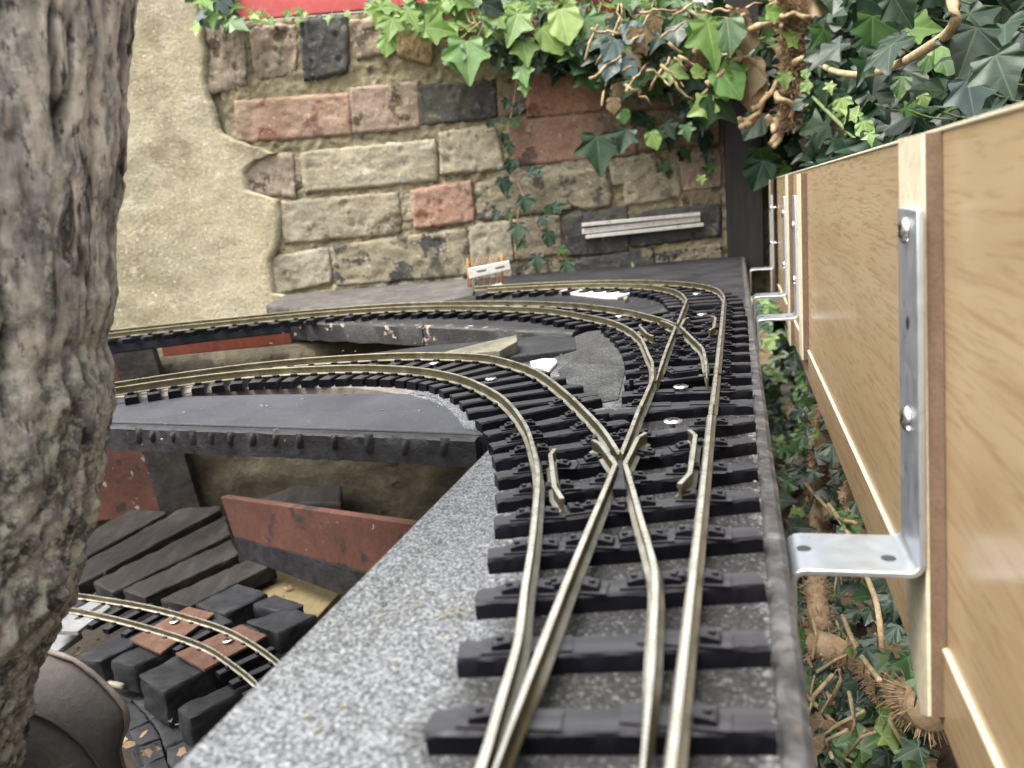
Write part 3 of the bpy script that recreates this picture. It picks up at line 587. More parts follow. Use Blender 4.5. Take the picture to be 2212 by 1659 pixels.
# ================================================================== TRACK
RAILP=[(-2.0,-5.5),(-2.0,-5.0),(-.5,-4.4),(-.4,-1.8),(-.88,-1.4),(-.95,-.25),(-.78,0),(.78,0),(.95,-.25),(.88,-1.4),(.4,-1.8),(.5,-4.4),(2.0,-5.0),(2.0,-5.5)]
ZS=-6.0; SH=5.0
def rail(name,pts,parent,z=0,taper=0):
    b=MB(); b.sweep(RAILP,[Vector((p.x,p.y,z)) for p in pts])
    if taper:
        L=0; n=len(RAILP)
        for i,p in enumerate(pts):
            if i: L+=(pts[i]-pts[i-1]).length
            k=min(1,.22+L/taper*.78)
            for j in range(n):
                v=b.v[i*n+j]; v.x=p.x+(v.x-p.x)*k; v.y=p.y+(v.y-p.y)*k
    return b.build(name,M['rail'],parent,smooth=32)
def sleeper(L,Rr,parent,z=ZS,d=8.2,chips=1.0,h=SH,seg=2.2):
    """sleeper with scalloped worn edges; L,Rr: ends of the front top edge"""
    L=Vector((L.x,L.y,0)); Rr=Vector((Rr.x,Rr.y,0)); x=(Rr-L); ln=x.length; n=max(5,int(ln/seg)); sd=random.random()*300; vs=[]
    def jj(a,s,k=2.1): return max(0,noise.noise(Vector((a/k,sd,s)))+.12)*chips
    for i in range(n+1):
        a=ln*i/n; ej=.5*(noise.noise(Vector((sd,i,3)))) 
        e=.35*chips if i in(0,n) else 0
        for (yy,zz) in ((0,-h),(0,-.7-.9*jj(a,1)-e),(.35+1.1*jj(a,5)+e,-.12*jj(a,3,4)-e*.5),(d*.5,-.06*jj(a,6,3)-e*.3),(d-.35-.9*jj(a,8)-e,-.1*jj(a,4,4)-e*.5),(d,-.7-.8*jj(a,2)-e),(d,-h)):
            vs.append(Vector((a+(.55*noise.noise(Vector((sd,yy*1.3,zz+i)))*chips if i in(0,n) else 0),yy,zz)))
    m=7; fs=[(i*m+k,(i+1)*m+k,(i+1)*m+(k+1)%m,i*m+(k+1)%m) for i in range(n) for k in range(m)]+[tuple(range(m)),tuple(n*m+k for k in range(m-1,-1,-1))]
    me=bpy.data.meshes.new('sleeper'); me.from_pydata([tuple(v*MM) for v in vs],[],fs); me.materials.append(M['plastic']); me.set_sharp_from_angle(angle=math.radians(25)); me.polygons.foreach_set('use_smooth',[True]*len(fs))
    bm=bmesh.new(); bm.from_mesh(me); bmesh.ops.recalc_face_normals(bm,faces=bm.faces); bm.to_mesh(me); bm.free()
    o=link('sleeper',me,parent); o.location=(Vector((L.x,L.y,z))-ORG[parent.name])*MM; o.rotation_euler=(0,0,math.atan2(x.y,x.x))
    ORG[o.name]=Vector((L.x,L.y,z)); return o,L,x/ln,ln
def chair_mesh(kind):
    b=MB(); h=-ZS
    def block(s):
        x0,x1=s*2.5,s*7.0; lo=min(x0,x1); 
        vs=[]
        for (xx,zt) in ((s*2.4,2.3),(s*3.1,2.5),(s*6.7,1.7),(s*7.0,1.4)):
            for yy in (-2.3,2.3): vs+=[(xx,yy,.4),(xx,yy,zt)]
        fs=[]
        for i in range(3):
            a=i*4; fs+=[(a+1,a+3,a+7,a+5),(a,a+1,a+5,a+4),(a+2,a+6,a+7,a+3)]
        fs+=[(0,2,3,1),(12,13,15,14)]; b.add(vs,fs)
        b.tube([(s*5.1,0,1.7),(s*5.1,0,2.85)],[1.0,.85],8)
    if kind=='full': b.box((0,0,.22),(9.0,0,0),(0,3.3,0),(0,0,.25)); block(-1); block(1)
    if kind=='right': b.box((-1,0,.22),(10.5,0,0),(0,3.3,0),(0,0,.25)); block(1)
    if kind=='left': b.box((1,0,.22),(10.5,0,0),(0,3.3,0),(0,0,.25)); block(-1)
    if kind=='clip': 
        for s in (-1,1): b.box((s*2.9,0,.9),(1.0,0,0),(0,2.0,0),(0,0,.9))
    if kind=='slide': b.box((0,0,.3),(6.5,0,0),(0,3.2,0),(0,0,.3))
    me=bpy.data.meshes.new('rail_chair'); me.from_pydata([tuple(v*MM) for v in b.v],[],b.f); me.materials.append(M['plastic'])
    bm=bmesh.new(); bm.from_mesh(me); bmesh.ops.recalc_face_normals(bm,faces=bm.faces); bm.to_mesh(me); bm.free(); return me
CH={k:chair_mesh(k) for k in ('full','right','left','clip','slide')}
def cross(path,L,xd,ln,d):
    """where a rail path crosses a sleeper's centre line"""
    yd=Vector((-xd.y,xd.x,0)); best=None
    for a,c in zip(path,path[1:]):
        va,vc=(a-L).dot(yd)-d/2,(c-L).dot(yd)-d/2
        if va*vc<=0 and va!=vc:
            p=a.lerp(c,va/(va-vc)); x=(p-L).dot(xd)
            if -1<=x<=ln+1: return p,(c-a).normalized()
    return None
def put_chair(so,me,p,t,dz=.0):
    o=link('rail_chair',me,so); r=so.rotation_euler.z; L=ORG[so.name]; v=Vector((p.x-L.x,p.y-L.y,0)); v.rotate(Matrix.Rotation(-r,3,'Z'))
    ang=math.atan2(t.y,t.x)-math.pi/2
    o.location=(v+Vector((0,0,dz)))*MM; o.rotation_euler=(0,0,ang-r)
P2=lambda l:[uw(u,w) for u,w in l]
def V2(l): return [Vector((x,y,0)) for x,y in l]
# ---- rails of a left hand turnout, u measured from 0; the second one lies 304.5 mm further on
def turnout(u0,label,far_left,far_crv,left_sleepers,fine,tailR):
    t=thing('track_turnout',uw(u0+60,-29,ZB),label,'track turnout')
    sh=lambda l:[(u+u0,w) for u,w in l]
    stockL=spline(P2(sh([(60,-45.0),(100,-45.0),(118,-45.3),(136,-47.0),(160,-49.5),(185,-54.2),(208,-58.2),(232,-62.8)])+far_left),3)
    stockR=spline(P2(sh([(60,-13.3),(150,-13.3),(260,-13.4),(tailR,-13.8)])),4)
    cA=spline(P2(sh([(112,-42.5),(140,-43.3),(162,-43.8),(200,-44.4),(282,-44.9)])),4)                 # straight closure rail with its blade
    wingL=P2(sh([(282,-44.9),(286,-46.4),(300,-51.6),(307.5,-54.6),(312.5,-58.2)]))
    cB=spline(P2(sh([(112,-17.4),(121,-17.9),(145,-19.1),(165,-20.4),(193.7,-22.6),(215,-26.6),(230,-30),(258,-36),(282.7,-41.5)])),4)
    wingR=P2(sh([(282.7,-41.5),(286,-41.4),(300,-41.0),(315,-40.6),(321.5,-38.2)]))
    noseL=spline(P2(sh([(293,-44.7)])+far_crv),3)
    noseR=P2(sh([(293,-44.4),(330,-44.7),(tailR,-45.3)]))
    chkL=P2(sh([(301.2,-71.2),(294,-71.4),(276,-66.8),(258.8,-62.4),(247.3,-57.4)]))
    chkR=P2(sh([(326,-21.5),(318.6,-18.6),(296,-18.3),(273,-18.2),(262,-21.0)]))
    def fine_pts(p): return p
    rail('stock_rail',stockL,t); rail('stock_rail',stockR,t)
    rail('switch_rail',cA,t,taper=45); rail('switch_rail',cB,t,taper=45)
    rail('wing_rail',wingL,t); rail('wing_rail',wingR,t)
    rail('crossing_rail',noseL,t); rail('crossing_rail',noseR,t)
    rail('check_rail',chkL,t,z=-.2); rail('check_rail',chkR,t,z=-.2)
    b=MB(); b.prism([uw(u0+u,w,-2.2) for u,w in ((262,-43.2),(262,-38.6),(283,-42.4),(297,-42.6),(297,-46.2),(283,-44))],(0,0,-3.4)); b.build('crossing_plate',M['plastic'],t)
    rows=[((80,-57),(82,4.4)),((106,-60),(112,4.4)),((133,-62.2),(142.7,4.4)),((160,-64.8),(173,4.4)),((186.7,-68.5),(203.5,4.4)),((213,-73),(234,4.4)),((237.5,-78),(265.5,4.5)),((260,-83.6),(295,4.5)),((282.5,-89.6),(327,4.6)),((304.5,-97),(358,4.7))]
    rows=[((a[0]+u0,a[1]),(c[0]+u0,c[1])) for a,c in rows]+left_sleepers
    for a,c in rows:
        so,L,xd,ln=sleeper(uw(*a),uw(*c),t,seg=2.0 if fine else 3.2)
        mid=(a[0]+c[0])/2-u0
        k=0
        for path,kind in ((stockL,'full' if mid>185 else 'left'),(stockR,'full' if mid>185 else 'right'),(cA,'full' if mid>180 else None),(cB,'full' if mid>180 else None),(noseL,'full'),(noseR,'full'),(chkL,'right'),(chkR,'left'),(wingL,'left'),(wingR,'right')):
            if not kind: continue
            q=cross(path,L,xd,ln,8.2)
            if q:
                p,tt=q
                if tt.dot(UD)<0: tt=-tt
                if path in (noseL,noseR) and mid<310 and mid>0 and (p-uw(u0+293,-44.5)).length<9: continue
                k+=1; put_chair(so,CH[kind],p,tt,.03*k)
    return t,stockL,stockR,noseL,noseR
A_far=[(273,-71.5),(311,-83),(334,-91),(362,-103)]
A_nose=[(321,-54),(342,-62),(384,-80),(418,-96)]
Asl=[((321.7,-102.8),(357.9,-48.7)),((340,-110.5),(378,-57.2)),((361,-120),(405,-69.2))]
SR=[((372,-60.4),(390,3.8))]
t1,aL,aR,anL,anR=turnout(0,'nearest black track turnout, sharp in the foreground with its crossing vee in mid picture',A_far,A_nose,Asl+SR,True,364.2)
B_far=[(539,-63),(567,-70.5),(593,-79.5),(620,-91),(645,-105)]
B_nose=[(636,-62),(668,-80)]
Bsl=[((629.5,-100),(686,-46)),((652,-113),(706,-58))]+[((655+i*27,-60.5),(678+i*27,3.2)) for i in range(2)]
t2,bL,bR,bnL,bnR=turnout(304.5,'farther black track turnout with the switch motor box, beside the far fence brackets',B_far,B_nose,Bsl,False,424)
# tie bar and switch box of the far turnout
def at2(x,y,z): return Z(*k4(x,y),z)
b=MB(); A_=at2(270,1560,-5.2); C_=at2(1760,1372,-5.2); d=(C_-A_); dn=d.normalized(); b.box((A_+C_)/2,d/2,Vector((-dn.y,dn.x,0))*1.8,(0,0,.9))
for p in (at2(322,1560,-5),at2(1720,1380,-5)): b.tube([p,p+Vector((0,0,4))],1.3,10)
b.build('tie_bar',M['plastic'],t2)
c=at2(1060,1430,-6); b=MB(); xd=(at2(1230,1400,-6)-at2(890,1440,-6)).normalized(); yd=Vector((-xd.y,xd.x,0))
b.box(c+Vector((0,0,2.2)),xd*7.6,yd*5.4,(0,0,2.2)); b.box(c+Vector((0,0,4.7)),xd*4.4,yd*4.6,(0,0,.5))
for i in (-1,1):
    for j in (-1,1): b.tube([c+xd*i*6+yd*j*3.3+Vector((0,0,4.2)),c+xd*i*6+yd*j*3.3+Vector((0,0,5.2))],1.15,10)
b.build('switch_box',M['plastic'],t2,bevel=.25)
for px,py in ((760,1500),(1320,1420)):
    p=at2(px,py,-5.3); b=MB(); b.box(p,xd*4.5,yd*1.6,(0,0,.35)); b.tube([p,p+Vector((0,0,1.2))],1.1,10); b.build('drive_link',M['zinc'],t2)
# ---- plain curved track
def curve_track(label,inner,outer,z,pitch,zs=0,scale_len=True,skip=0,name='track_curve',d=8.2,ovh=1.0,mesh_chairs=True):
    a,La=resample(inner,240); c,Lc=resample(outer,240); mid=[(p+q)/2 for p,q in zip(a,c)]
    t=thing(name,Vector((mid[120].x,mid[120].y,z+ZB)),label,'track curve')
    rail('rail',[Vector((p.x,p.y,0)) for p in inner],t,z=z); rail('rail',[Vector((p.x,p.y,0)) for p in outer],t,z=z)
    S=[0]
    for p,q in zip(mid,mid[1:]): S.append(S[-1]+(q-p).length)
    s=pitch(0)*.6+skip; rows=[]
    while s<S[-1]-3:
        i=min(range(240),key=lambda k:abs(S[k]-s)); tt=(mid[min(i+3,239)]-mid[max(i-3,0)]).normalized(); nr=Vector((tt.y,-tt.x,0))
        g=(c[i]-a[i]).length; hl=max(22,min(34,g))*ovh; L=mid[i]-nr*hl-tt*4.1; Rr=mid[i]+nr*hl-tt*4.1
        so,L2,xd,ln=sleeper(L,Rr,t,z=z+ZS,seg=5,chips=.8,d=d)
        for path in (inner,outer):
            q=cross(path,L2,xd,ln,8.2)
            if q: put_chair(so,CH['clip'],*q)
        s+=pitch(s)
    return t
A_in=smooth_path(spline([uw(362,-103),uw(392,-118.5)]+V2([(-17,441),(-28,466),(-43,489),(-60,508),(-80,523),(-102,535),(-133,544),(-160,549),(-183,550),(-221,542),(-254,529),(-300,508),(-350,480)]),3),10)
A_out=smooth_path(spline([uw(418,-96),uw(445,-110),uw(470,-127)]+V2([(-12,525),(-32,544),(-57,559),(-84,570),(-117,577),(-150,580),(-188,576),(-228,564),(-262,549),(-310,526),(-360,498)]),3),10)
curve_track('inner curved track sweeping left from the near turnout behind the front plank',A_in,A_out,0,lambda s:21 if s<70 else 18 if s<110 else 14.5)
B_in=smooth_path(spline([uw(645,-105),uw(690,-139),uw(726,-174)]+V2([(-9,788),(-60,830),(-131,864),(-214,874),(-284,867),(-342,860),(-390,850),(-450,832),(-520,805)]),4),10)
B_out=smooth_path(spline([uw(668,-80),uw(695,-98),uw(748,-148),uw(783,-202)]+V2([(-22,842),(-70,872),(-131,897),(-216,905),(-291,898),(-350,892),(-403,881),(-465,864),(-540,836)]),4),10)
curve_track('middle curved track sweeping left from the far turnout on to the blue-black plank',B_in,B_out,0,lambda s:21.5)
C_in=smooth_path(spline([uw(728.5,-45.3),uw(746,-47.5),uw(790,-55.5),uw(831,-70.5),uw(868,-94),uw(893,-122),uw(910,-152),uw(922,-198),uw(926,-240),uw(927,-285)],3),6)
C_out=smooth_path(spline([uw(728.5,-13.8),uw(760,-15.6),uw(800,-21.5),uw(845,-37.5),uw(885,-66),uw(917,-104),uw(940,-150),uw(952,-196),uw(958,-240),uw(959.5,-312)],3),6)
curve_track('outermost curved track ending below the wall at the rusty lattice',C_in,C_out,0,lambda s:22)
# ---- lower track
Lw_in=smooth_path(spline([Vector((p[0],p[1],0)) for p in ((-560,752),(-500,744),(-441,727),(-396,706),(-346,678),(-298,648),(-266,624),(-245,603),(-215,570),(-190,535))],4),8)
Lw_out=smooth_path(spline([Vector((p[0],p[1],0)) for p in ((-570,783),(-510,775),(-451,758),(-404,738),(-356,715),(-310,688),(-262,655),(-225,620),(-195,585),(-165,545))],4),8)
curve_track('lower curved track on black timber blocks under the baseboard',Lw_in,Lw_out,-240,lambda s:24,d=7.5,ovh=.92)
# ---- screws
def cross_slot(b,c,ax,r,mi=1):
    a=ax.orthogonal().normalized(); e=ax.cross(a)
    for v,w_ in ((a,e),(e,a)): b.box(c,v*r*.62,w_*r*.16,ax*.06,mi)
def screw(p,label,r=3.6,ax=Vector((0,0,1)),h=.9,name='screw_head',grp=None,parent=None,cat='screw'):
    b=MB(); ax=ax.normalized(); b.tube([p-ax*6,p],1.4,8); b.dome(p,r,h,ax,20); cross_slot(b,p+ax*(h+.02),ax,r)
    o=b.build(name,[M['steel'],M['plastic']],parent,origin=None if parent else p,smooth=40)
    if not parent: tag(o,label,cat,grp)
    return o
G_='screws holding down the track'
b_=lambda x,y,z=-5.6:Z(x,y,z)
screw(b_(*q1(1445,268),-4.8),'large silver cross-head screw between the rails just beyond the near crossing vee',4.3,grp=G_)
screw(b_(*k4(1035,1558),-4.2),'silver screw head in front of the switch box',4.0,grp=G_)
screw(b_(*k4(1340,505),-5.2),'silver screw between the rails beside the far right check rail',4.2,grp=G_)
screw(b_(*k4(1265,205),-5.2),'silver screw in the outermost curve, nearest the wall',4.4,grp=G_)
screw(b_(*k4(145,530),-5.2),'silver screw in the middle curve left of the far crossing',4.0,grp=G_)
screw(b_(*r5(970,795),-5.0),'silver screw head next to the white sliver on the inner curve',3.6,grp=G_)
screw(b_(*r5(602,694),-5.0),'silver screw at the top of the inner curve',3.4,grp=G_)
screw(Z(*r7(1130,705),-243),'silver screw on the left rust-coloured plate of the lower track',4.5,grp=G_)
screw(Z(*r7(1475,830),-243),'silver screw on the right rust-coloured plate of the lower track',4.5,grp=G_)

# ================================================================== BOARD FENCE
fence=thing('board_fence',fw_(300,6,-75),'oak laminate board fence with cream battens along the right edge of the layout','fence')
def panel(name,u0,u1,z0,z1,off,th,mat,zf=None):
    b=MB(); P=[fw_(u0,off,z0),fw_(u1,off,z0),fw_(u1,off,z1),fw_(u0,off,z1)]
    if zf: P[2].z,P[3].z=zf
    b.prism(P,FN.normalized()*th); return b.build(name,mat,fence,bevel=.4)
ZT0,ZT1=103.5,97.0
for i,(u0,u1) in enumerate(((60,266),(266.4,745),(745.4,1130))):
    za=ZT0+(ZT1-ZT0)*(u0-200)/900; zb=ZT0+(ZT1-ZT0)*(u1-200)/900
    panel('upper_board',u0,u1,-37.5,None or za,6.8,6.5,M['oak'],(zb,za))
    panel('lower_board',u0,u1,-62,-39.2,6.0,6.5,M['oak'])
panel('cut_edge_strip',60,1130,-39.0,-37.6,5.6,7,M['rawedge'])
b=MB(); P=[fw_(60,6.2,ZT0+1.05),fw_(1130,6.2,ZT1-.35+.2),fw_(1130,14,ZT1-.35+.2),fw_(60,14,ZT0+1.05)]; b.prism([p+Vector((0,0,.9)) for p in P],(0,0,-1.0)); b.build('top_edge',M['cream'],fence,bevel=.3)
def batten(face,off,th,eu):
    P=[PF(x,y,off) for x,y in face]; b=MB(); n=FN.normalized()
    back=[p+n*(.9) for p in P]; b.prism(P,n*.9); b.build('batten_face',M['cream'],fence)
    b=MB(); b.prism(back,n*(th-.9)); b.build('batten',M['hdf'],fence)
batten([(1940,300),(1990,288),(2004,1547),(1989,1543),(1962,1380),(1954,1249)],1.6,5.0,0)
def batten_u(u0,u1,zt,zb,lean=.10):
    P=[fw_(u0,1.6,zt),fw_(u1,1.6,zt),fw_(u1-(zt-zb)*lean,1.6,zb),fw_(u0-(zt-zb)*lean,1.6,zb)]; n=FN.normalized()
    b=MB(); b.prism(P,n*.9); b.build('batten_face',M['cream'],fence)
    b=MB(); b.prism([p+n*.9 for p in P],n*4.1); b.build('batten',M['hdf'],fence)
uA=PF(1727,378,1.6); uB=PF(1740,795,1.6); uo=lambda p:p.dot(UD)
batten_u(uo(uA),uo(uA)+32,uA.z+1,uB.z,.05)
uC=PF(1700,380,1.6); batten_u(uo(uC),uo(uC)+32,uC.z+1,-62,.05)
uD=PF(1662,390,1.6); batten_u(uo(uD),uo(uD)+30,uD.z+1,-62,.05)
# Z brackets
def bracket(top,width,us,drop,label,holes):
    """strap down the batten, foot across to the baseboard, lip down its side"""
    t=thing('fence_bracket',us(.0,ZB+2),label,'bracket','zinc brackets carrying the board fence')
    th=1.9
    # centreline in (off,z): strap at off=0.., foot at z=zf, lip at w
    zf=-17.0
    path=[]; 
    p0=us(0,0); offlip=(12.6-p0.dot(WD)); r=3.5
    path=[(0.7,top),(0.7,top-20),(0.7,top*.5),(0.7,zf+r)]
    for k in range(1,5):
        a=k/4*math.pi/2; path.append((0.7-r+r*math.cos(a),zf+r-r*math.sin(a)))
    path+=[(offlip*.35,zf),(offlip*.7,zf)]
    for k in range(0,5):
        a=k/4*math.pi/2; path.append((offlip+r-r*math.sin(a)*1.0-0,zf-r+r*math.cos(a)))
    path+=[(offlip,zf-20),(offlip,zf-drop)]
    # thickness direction normals
    pts=[Vector(p) for p in [(a,c,0) for a,c in path]]; n=len(pts); b=MB(); vs=[]
    for i,p in enumerate(pts):
        d=(pts[min(i+1,n-1)]-pts[max(i-1,0)]).normalized(); nr=Vector((d.y,-d.x,0))
        lean=(us.lean*(zf-p.y) if p.y>zf else 0)
        for side in (0,1):
            for wdt in (0,1):
                q=p+nr*(th*(side-.5)); w0=us.u0+wdt*width-lean*-1
                vs.append(fw_(w0,q.x,q.y))
    fs=[]
    for i in range(n-1):
        a=i*4; fs+=[(a,a+1,a+5,a+4),(a+2,a+6,a+7,a+3),(a,a+4,a+6,a+2),(a+1,a+3,a+7,a+5)]
    fs+=[(0,2,3,1),((n-1)*4,(n-1)*4+1,(n-1)*4+3,(n-1)*4+2)]; b.add(vs,fs)
    b.build('strap',M['zinc'],t,smooth=40,bevel=.35)
    nrm=-FN.normalized()
    for kind,zz in holes:
        lean=us.lean*(zf-zz); c=fw_(us.u0+width/2+lean,-.28,zz)
        if kind=='s': screw(c+nrm*.2,'',3.9,nrm,1.7,'screw',parent=t)
        else:
            b=MB(); b.tube([c+nrm*.02,c+nrm*.06],2.0,18); b.build('screw_hole',M['plastic'],t)
    for du,ww in ((.35,.80),(.55,.12)):
        c=fw_(us.u0+width*du,offlip*(1-ww)+0,zf+th/2+.02); b=MB(); b.tube([c,c+Vector((0,0,.05))],2.1,20); b.build('screw_hole',M['plastic'],t)
    return t
class US:
    def __init__(s,u0,lean): s.u0=u0; s.lean=lean
    def __call__(s,off,z): return fw_(s.u0,off,z)
def foot_u(x,y): return Z(x,y,-17.0).dot(UD)
bracket(83,27,US(foot_u(1980,1245),-.13),75,'nearest zinc fence bracket, its strap and glaring white foot in full view',[('s',77),('h',51),('s',23.5)])
bracket(81,27,US(foot_u(1726,689),-.1),60,'second zinc fence bracket from the viewer, in front of the brown batten',[('s',57),('s',13)])
bracket(78,26,US(foot_u(1693,640),-.1),50,'third zinc fence bracket, between the second and the farthest',[('s',62),('s',12)])
bracket(76,26,US(foot_u(1660,582),-.1),30,'farthest zinc fence bracket at the dark corner post',[('s',60),('s',15)])

# ================================================================== LOWER DECK
def timber(pts,z,h,mat,label,cat='timber',grp='black timber blocks under the lower track',name='timber_block',bev=2.5):
    b=MB(); b.prism([Z(*p,z) for p in pts],(0,0,-h)); o=b.build(name,mat)
    bm=bmesh.new(); bm.from_mesh(o.data); bmesh.ops.bevel(bm,geom=bm.edges[:],offset=bev*.5*MM,segments=1,affect='EDGES'); bmesh.ops.triangulate(bm,faces=bm.faces[:])
    for _ in range(4):
        bmesh.ops.subdivide_edges(bm,edges=[e for e in bm.edges if e.calc_length()>7*MM],cuts=1)
        bmesh.ops.triangulate(bm,faces=[f for f in bm.faces if len(f.verts)>4])
    sd=random.random()*50
    bm.normal_update()
    for v in bm.verts:
        q=v.co*1000; v.co+=v.normal*MM*(1.1*noise.fractal(Vector((q.x/14+sd,q.y/14,q.z/9)),1.0,2.0,5)+.5*noise.noise(q/4))*min(1.3,h/14)
    bm.to_mesh(o.data); bm.free(); o.data.polygons.foreach_set('use_smooth',[True]*len(o.data.polygons)); o.data.set_sharp_from_angle(angle=math.radians(42))
    return tag(o,label,cat,grp)
GP='black planks of the lower deck'
def plank(pts,z,h,label):
    cx,cy=sum(p[0] for p in pts)/len(pts),sum(p[1] for p in pts)/len(pts); pts=[(cx+(x-cx)*.985,cy+(y-cy)*.93) for x,y in pts]
    return timber(pts,z,h,M['timber'],label,'plank',GP,'deck_plank',1.5)
plank([k1(250,835),k1(640,603),k1(918,617),k1(915,640),k1(250,1025)],-250,16,'brown-black deck plank lying closest to the rust-red back panel')
plank([k1(200,1075),k1(1040,592),k1(1345,572),k1(1350,600),k1(200,1250)],-250,16,'long black deck plank with its far end hidden behind the tilted red board')
plank([k1(330,1200),k1(1390,640),k1(1430,800),k1(560,1250),k1(480,1290)],-250,16,'black deck plank with a pale nail head running under the corner of the red board')
plank([k1(560,1265),k1(1430,830),k1(1492,960),k1(740,1330)],-250,16,'narrow dark plank with chalky streaks in front of the red board corner')
plank([k1(860,1340),k1(1590,985),k1(1770,1005),k1(1782,1035),k1(1100,1395)],-250,16,'brown-grey plank beside the buff slab, nearest the far rail')
timber([k1(1140,1370),k1(1480,1205),k1(1722,1275),k1(1380,1445)],-250,20,M['timberblue'],'blue-black block behind the lower track, against the buff slab')
timber([k1(1590,1360),k1(1770,1288),k1(2005,1365),k1(1850,1440)],-252,20,M['timberblue'],'small blue-black block farthest right, beside the buff slab')
timber([k1(1540,1500),k1(1860,1395),k1(2110,1445),k1(1800,1590)],-250,22,M['timberblue'],'wide blue-black block at the granite felt edge behind the lower track')
timber([k2(650,672),k2(690,645),k2(1500,220),k2(1700,300),k2(900,690)],-250,24,M['timberblue'],'blue-black block crossing under the lower track at the scoop rim')
timber([k2(985,690),k2(1500,430),k2(1960,250),k2(2100,330),k2(1205,740)],-250,26,M['timberblue'],'grey block with mossy end in front of the left rust plate')
timber([k2(1245,815),k2(1650,620),k2(2200,350),k2(2420,450),k2(1470,985)],-250,32,M['timberblue'],'largest pale-edged block standing highest in front of the right rust plate')
timber([k2(1585,1110),k2(2062,905),k2(2500,680),k2(2600,760),k2(1700,1215)],-256,30,M['timberblue'],'front block with a mossy end by the granite felt edge')
GV='charcoal pavers below the lower track'
def paver(pts,label): return timber([k2(*p) for p in pts],-284,30,M['paver'],label,'paver',GV,'paver',1.2)
paver([(1040,990),(1200,930),(1330,930),(1180,1050)],'broken charcoal paver at the moss below the pale sticks')
paver([(1190,1035),(1330,945),(1620,1080),(1490,1180),(1365,1215)],'smooth charcoal paver in front of the largest block')
paver([(1060,1120),(1180,1058),(1350,1222),(1165,1318)],'small rough paver at the scoop rim')
paver([(1375,1225),(1500,1190),(1640,1170),(1790,1345),(1495,1460)],'square charcoal paver in front of the mossy front block')
paver([(1165,1330),(1352,1240),(1440,1385),(1240,1450)],'ribbed paver in the row by the dark hole')
paver([(1245,1462),(1445,1395),(1490,1540),(1290,1640)],'lower ribbed paver at the dark hole')
paver([(1500,1475),(1790,1360),(2000,1500),(1600,1700),(1510,1600)],'charcoal paver cut off by the granite felt edge')
paver([(1240,1660),(1490,1552),(1560,1760),(1300,1760)],'lowest ribbed paver at the bottom edge of the picture')
G2='rust-coloured plates under the lower track'
timber([r7(840,825),r7(1040,915),r7(1392,655),r7(1220,612)],-245.2,2.5,M['rustplate'],'left rust-pink metal plate under the lower rails','plate',G2,'rusty_plate',.5)
timber([r7(1138,915),r7(1322,1020),r7(1730,800),r7(1560,728)],-245.2,2.5,M['rustplate'],'right rust-pink metal plate with an orange edge under the lower rails','plate',G2,'rusty_plate',.5)
timber([k2(480,420),k2(560,290),k2(860,130),k2(1000,200),k2(700,425)],-246,4,M['grey'],'grey slate offcut under the left end of the lower track','slate',None,'slate_offcut',.6)
timber([k2(380,560),k2(420,440),k2(740,440),k2(520,600)],-262,6,M['grey'],'pale grey slab below the slate offcut','slab',None,'stone_slab',1)
timber([k1(1500,1230),k1(1760,1085),k1(2300,1260),k1(2100,1480),k1(1900,1420)],-272,14,M['slab'],'buff stone slab below the dark band of the red board','slab',None,'stone_slab',1)
# tilted red board standing on the planks
a=Z(*k1(1500,995),-250); c=Z(*k1(2212,1262),-250); dr=(c-a).normalized(); nr=Vector((-dr.y,dr.x,0)); 
def onp(x,y): return pl(*k1(x,y),nr,nr.dot(a))
far=a+dr*330
rb=thing('red_board',a,'rusty red board with a charred black lower band standing on the lower planks','board')
tl,bl,ml,tr_,mr=onp(1345,517),a,onp(1448,830),onp(2212,640),onp(2212,1040)
ex=lambda p,q:p+(q-p)*1.62
b=MB(); b.prism([tl,ex(tl,tr_),ex(ml,mr),ml],nr*9); b.build('red_face',M['redboard'],rb,bevel=.8)
b=MB(); b.prism([ml+Vector((0,0,-.1)),ex(ml,mr)+Vector((0,0,-.1)),ex(bl,c),bl],nr*9); b.build('charred_band',M['trim'],rb,bevel=.8)
# panel and strut at the back of the pit
b=MB(); b.prism([Vector((-760,1024,-20)),Vector((-495,1024,-20)),Vector((-468,1024,-262)),Vector((-760,1024,-262))],(0,10,0)); o=b.build('back_panel',M['redboard'],bevel=1); tag(o,'dark rust-red panel leaning on the wall footing behind the tree trunk','panel')
b=MB(); b.prism([Vector((-492,1018,-20)),Vector((-442,1018,-20)),Vector((-414,1018,-262)),Vector((-466,1018,-262))],(0,14,0)); o=b.build('support_strut',M['timber'],bevel=1); tag(o,'dark timber strut between the rust-red panel and the stained wall','strut')
b=MB(); b.prism([Z(*k1(x,y),-240) for x,y in ((1560,560),(1960,410),(2110,430),(2300,420),(2300,560),(1840,560))],(0,0,-30)); o=b.build('timber_block',M['timber'],bevel=3); tag(o,'black log-like timber lying behind the top edge of the red board','timber','black timber blocks under the lower track')
# pale sticks
for i,(p,q_,l) in enumerate(((k2(900,880),k2(1000,790),'upper pale stick in the litter by the scoop'),(k2(940,890),k2(1105,920),'lower pale stick in the litter by the scoop'))):
    b=MB(); b.tube([Z(*p,-275),Z(*q_,-268)],[3,2.6],7); o=b.build('stick',M['buff'],smooth=True); tag(o,l,'stick')
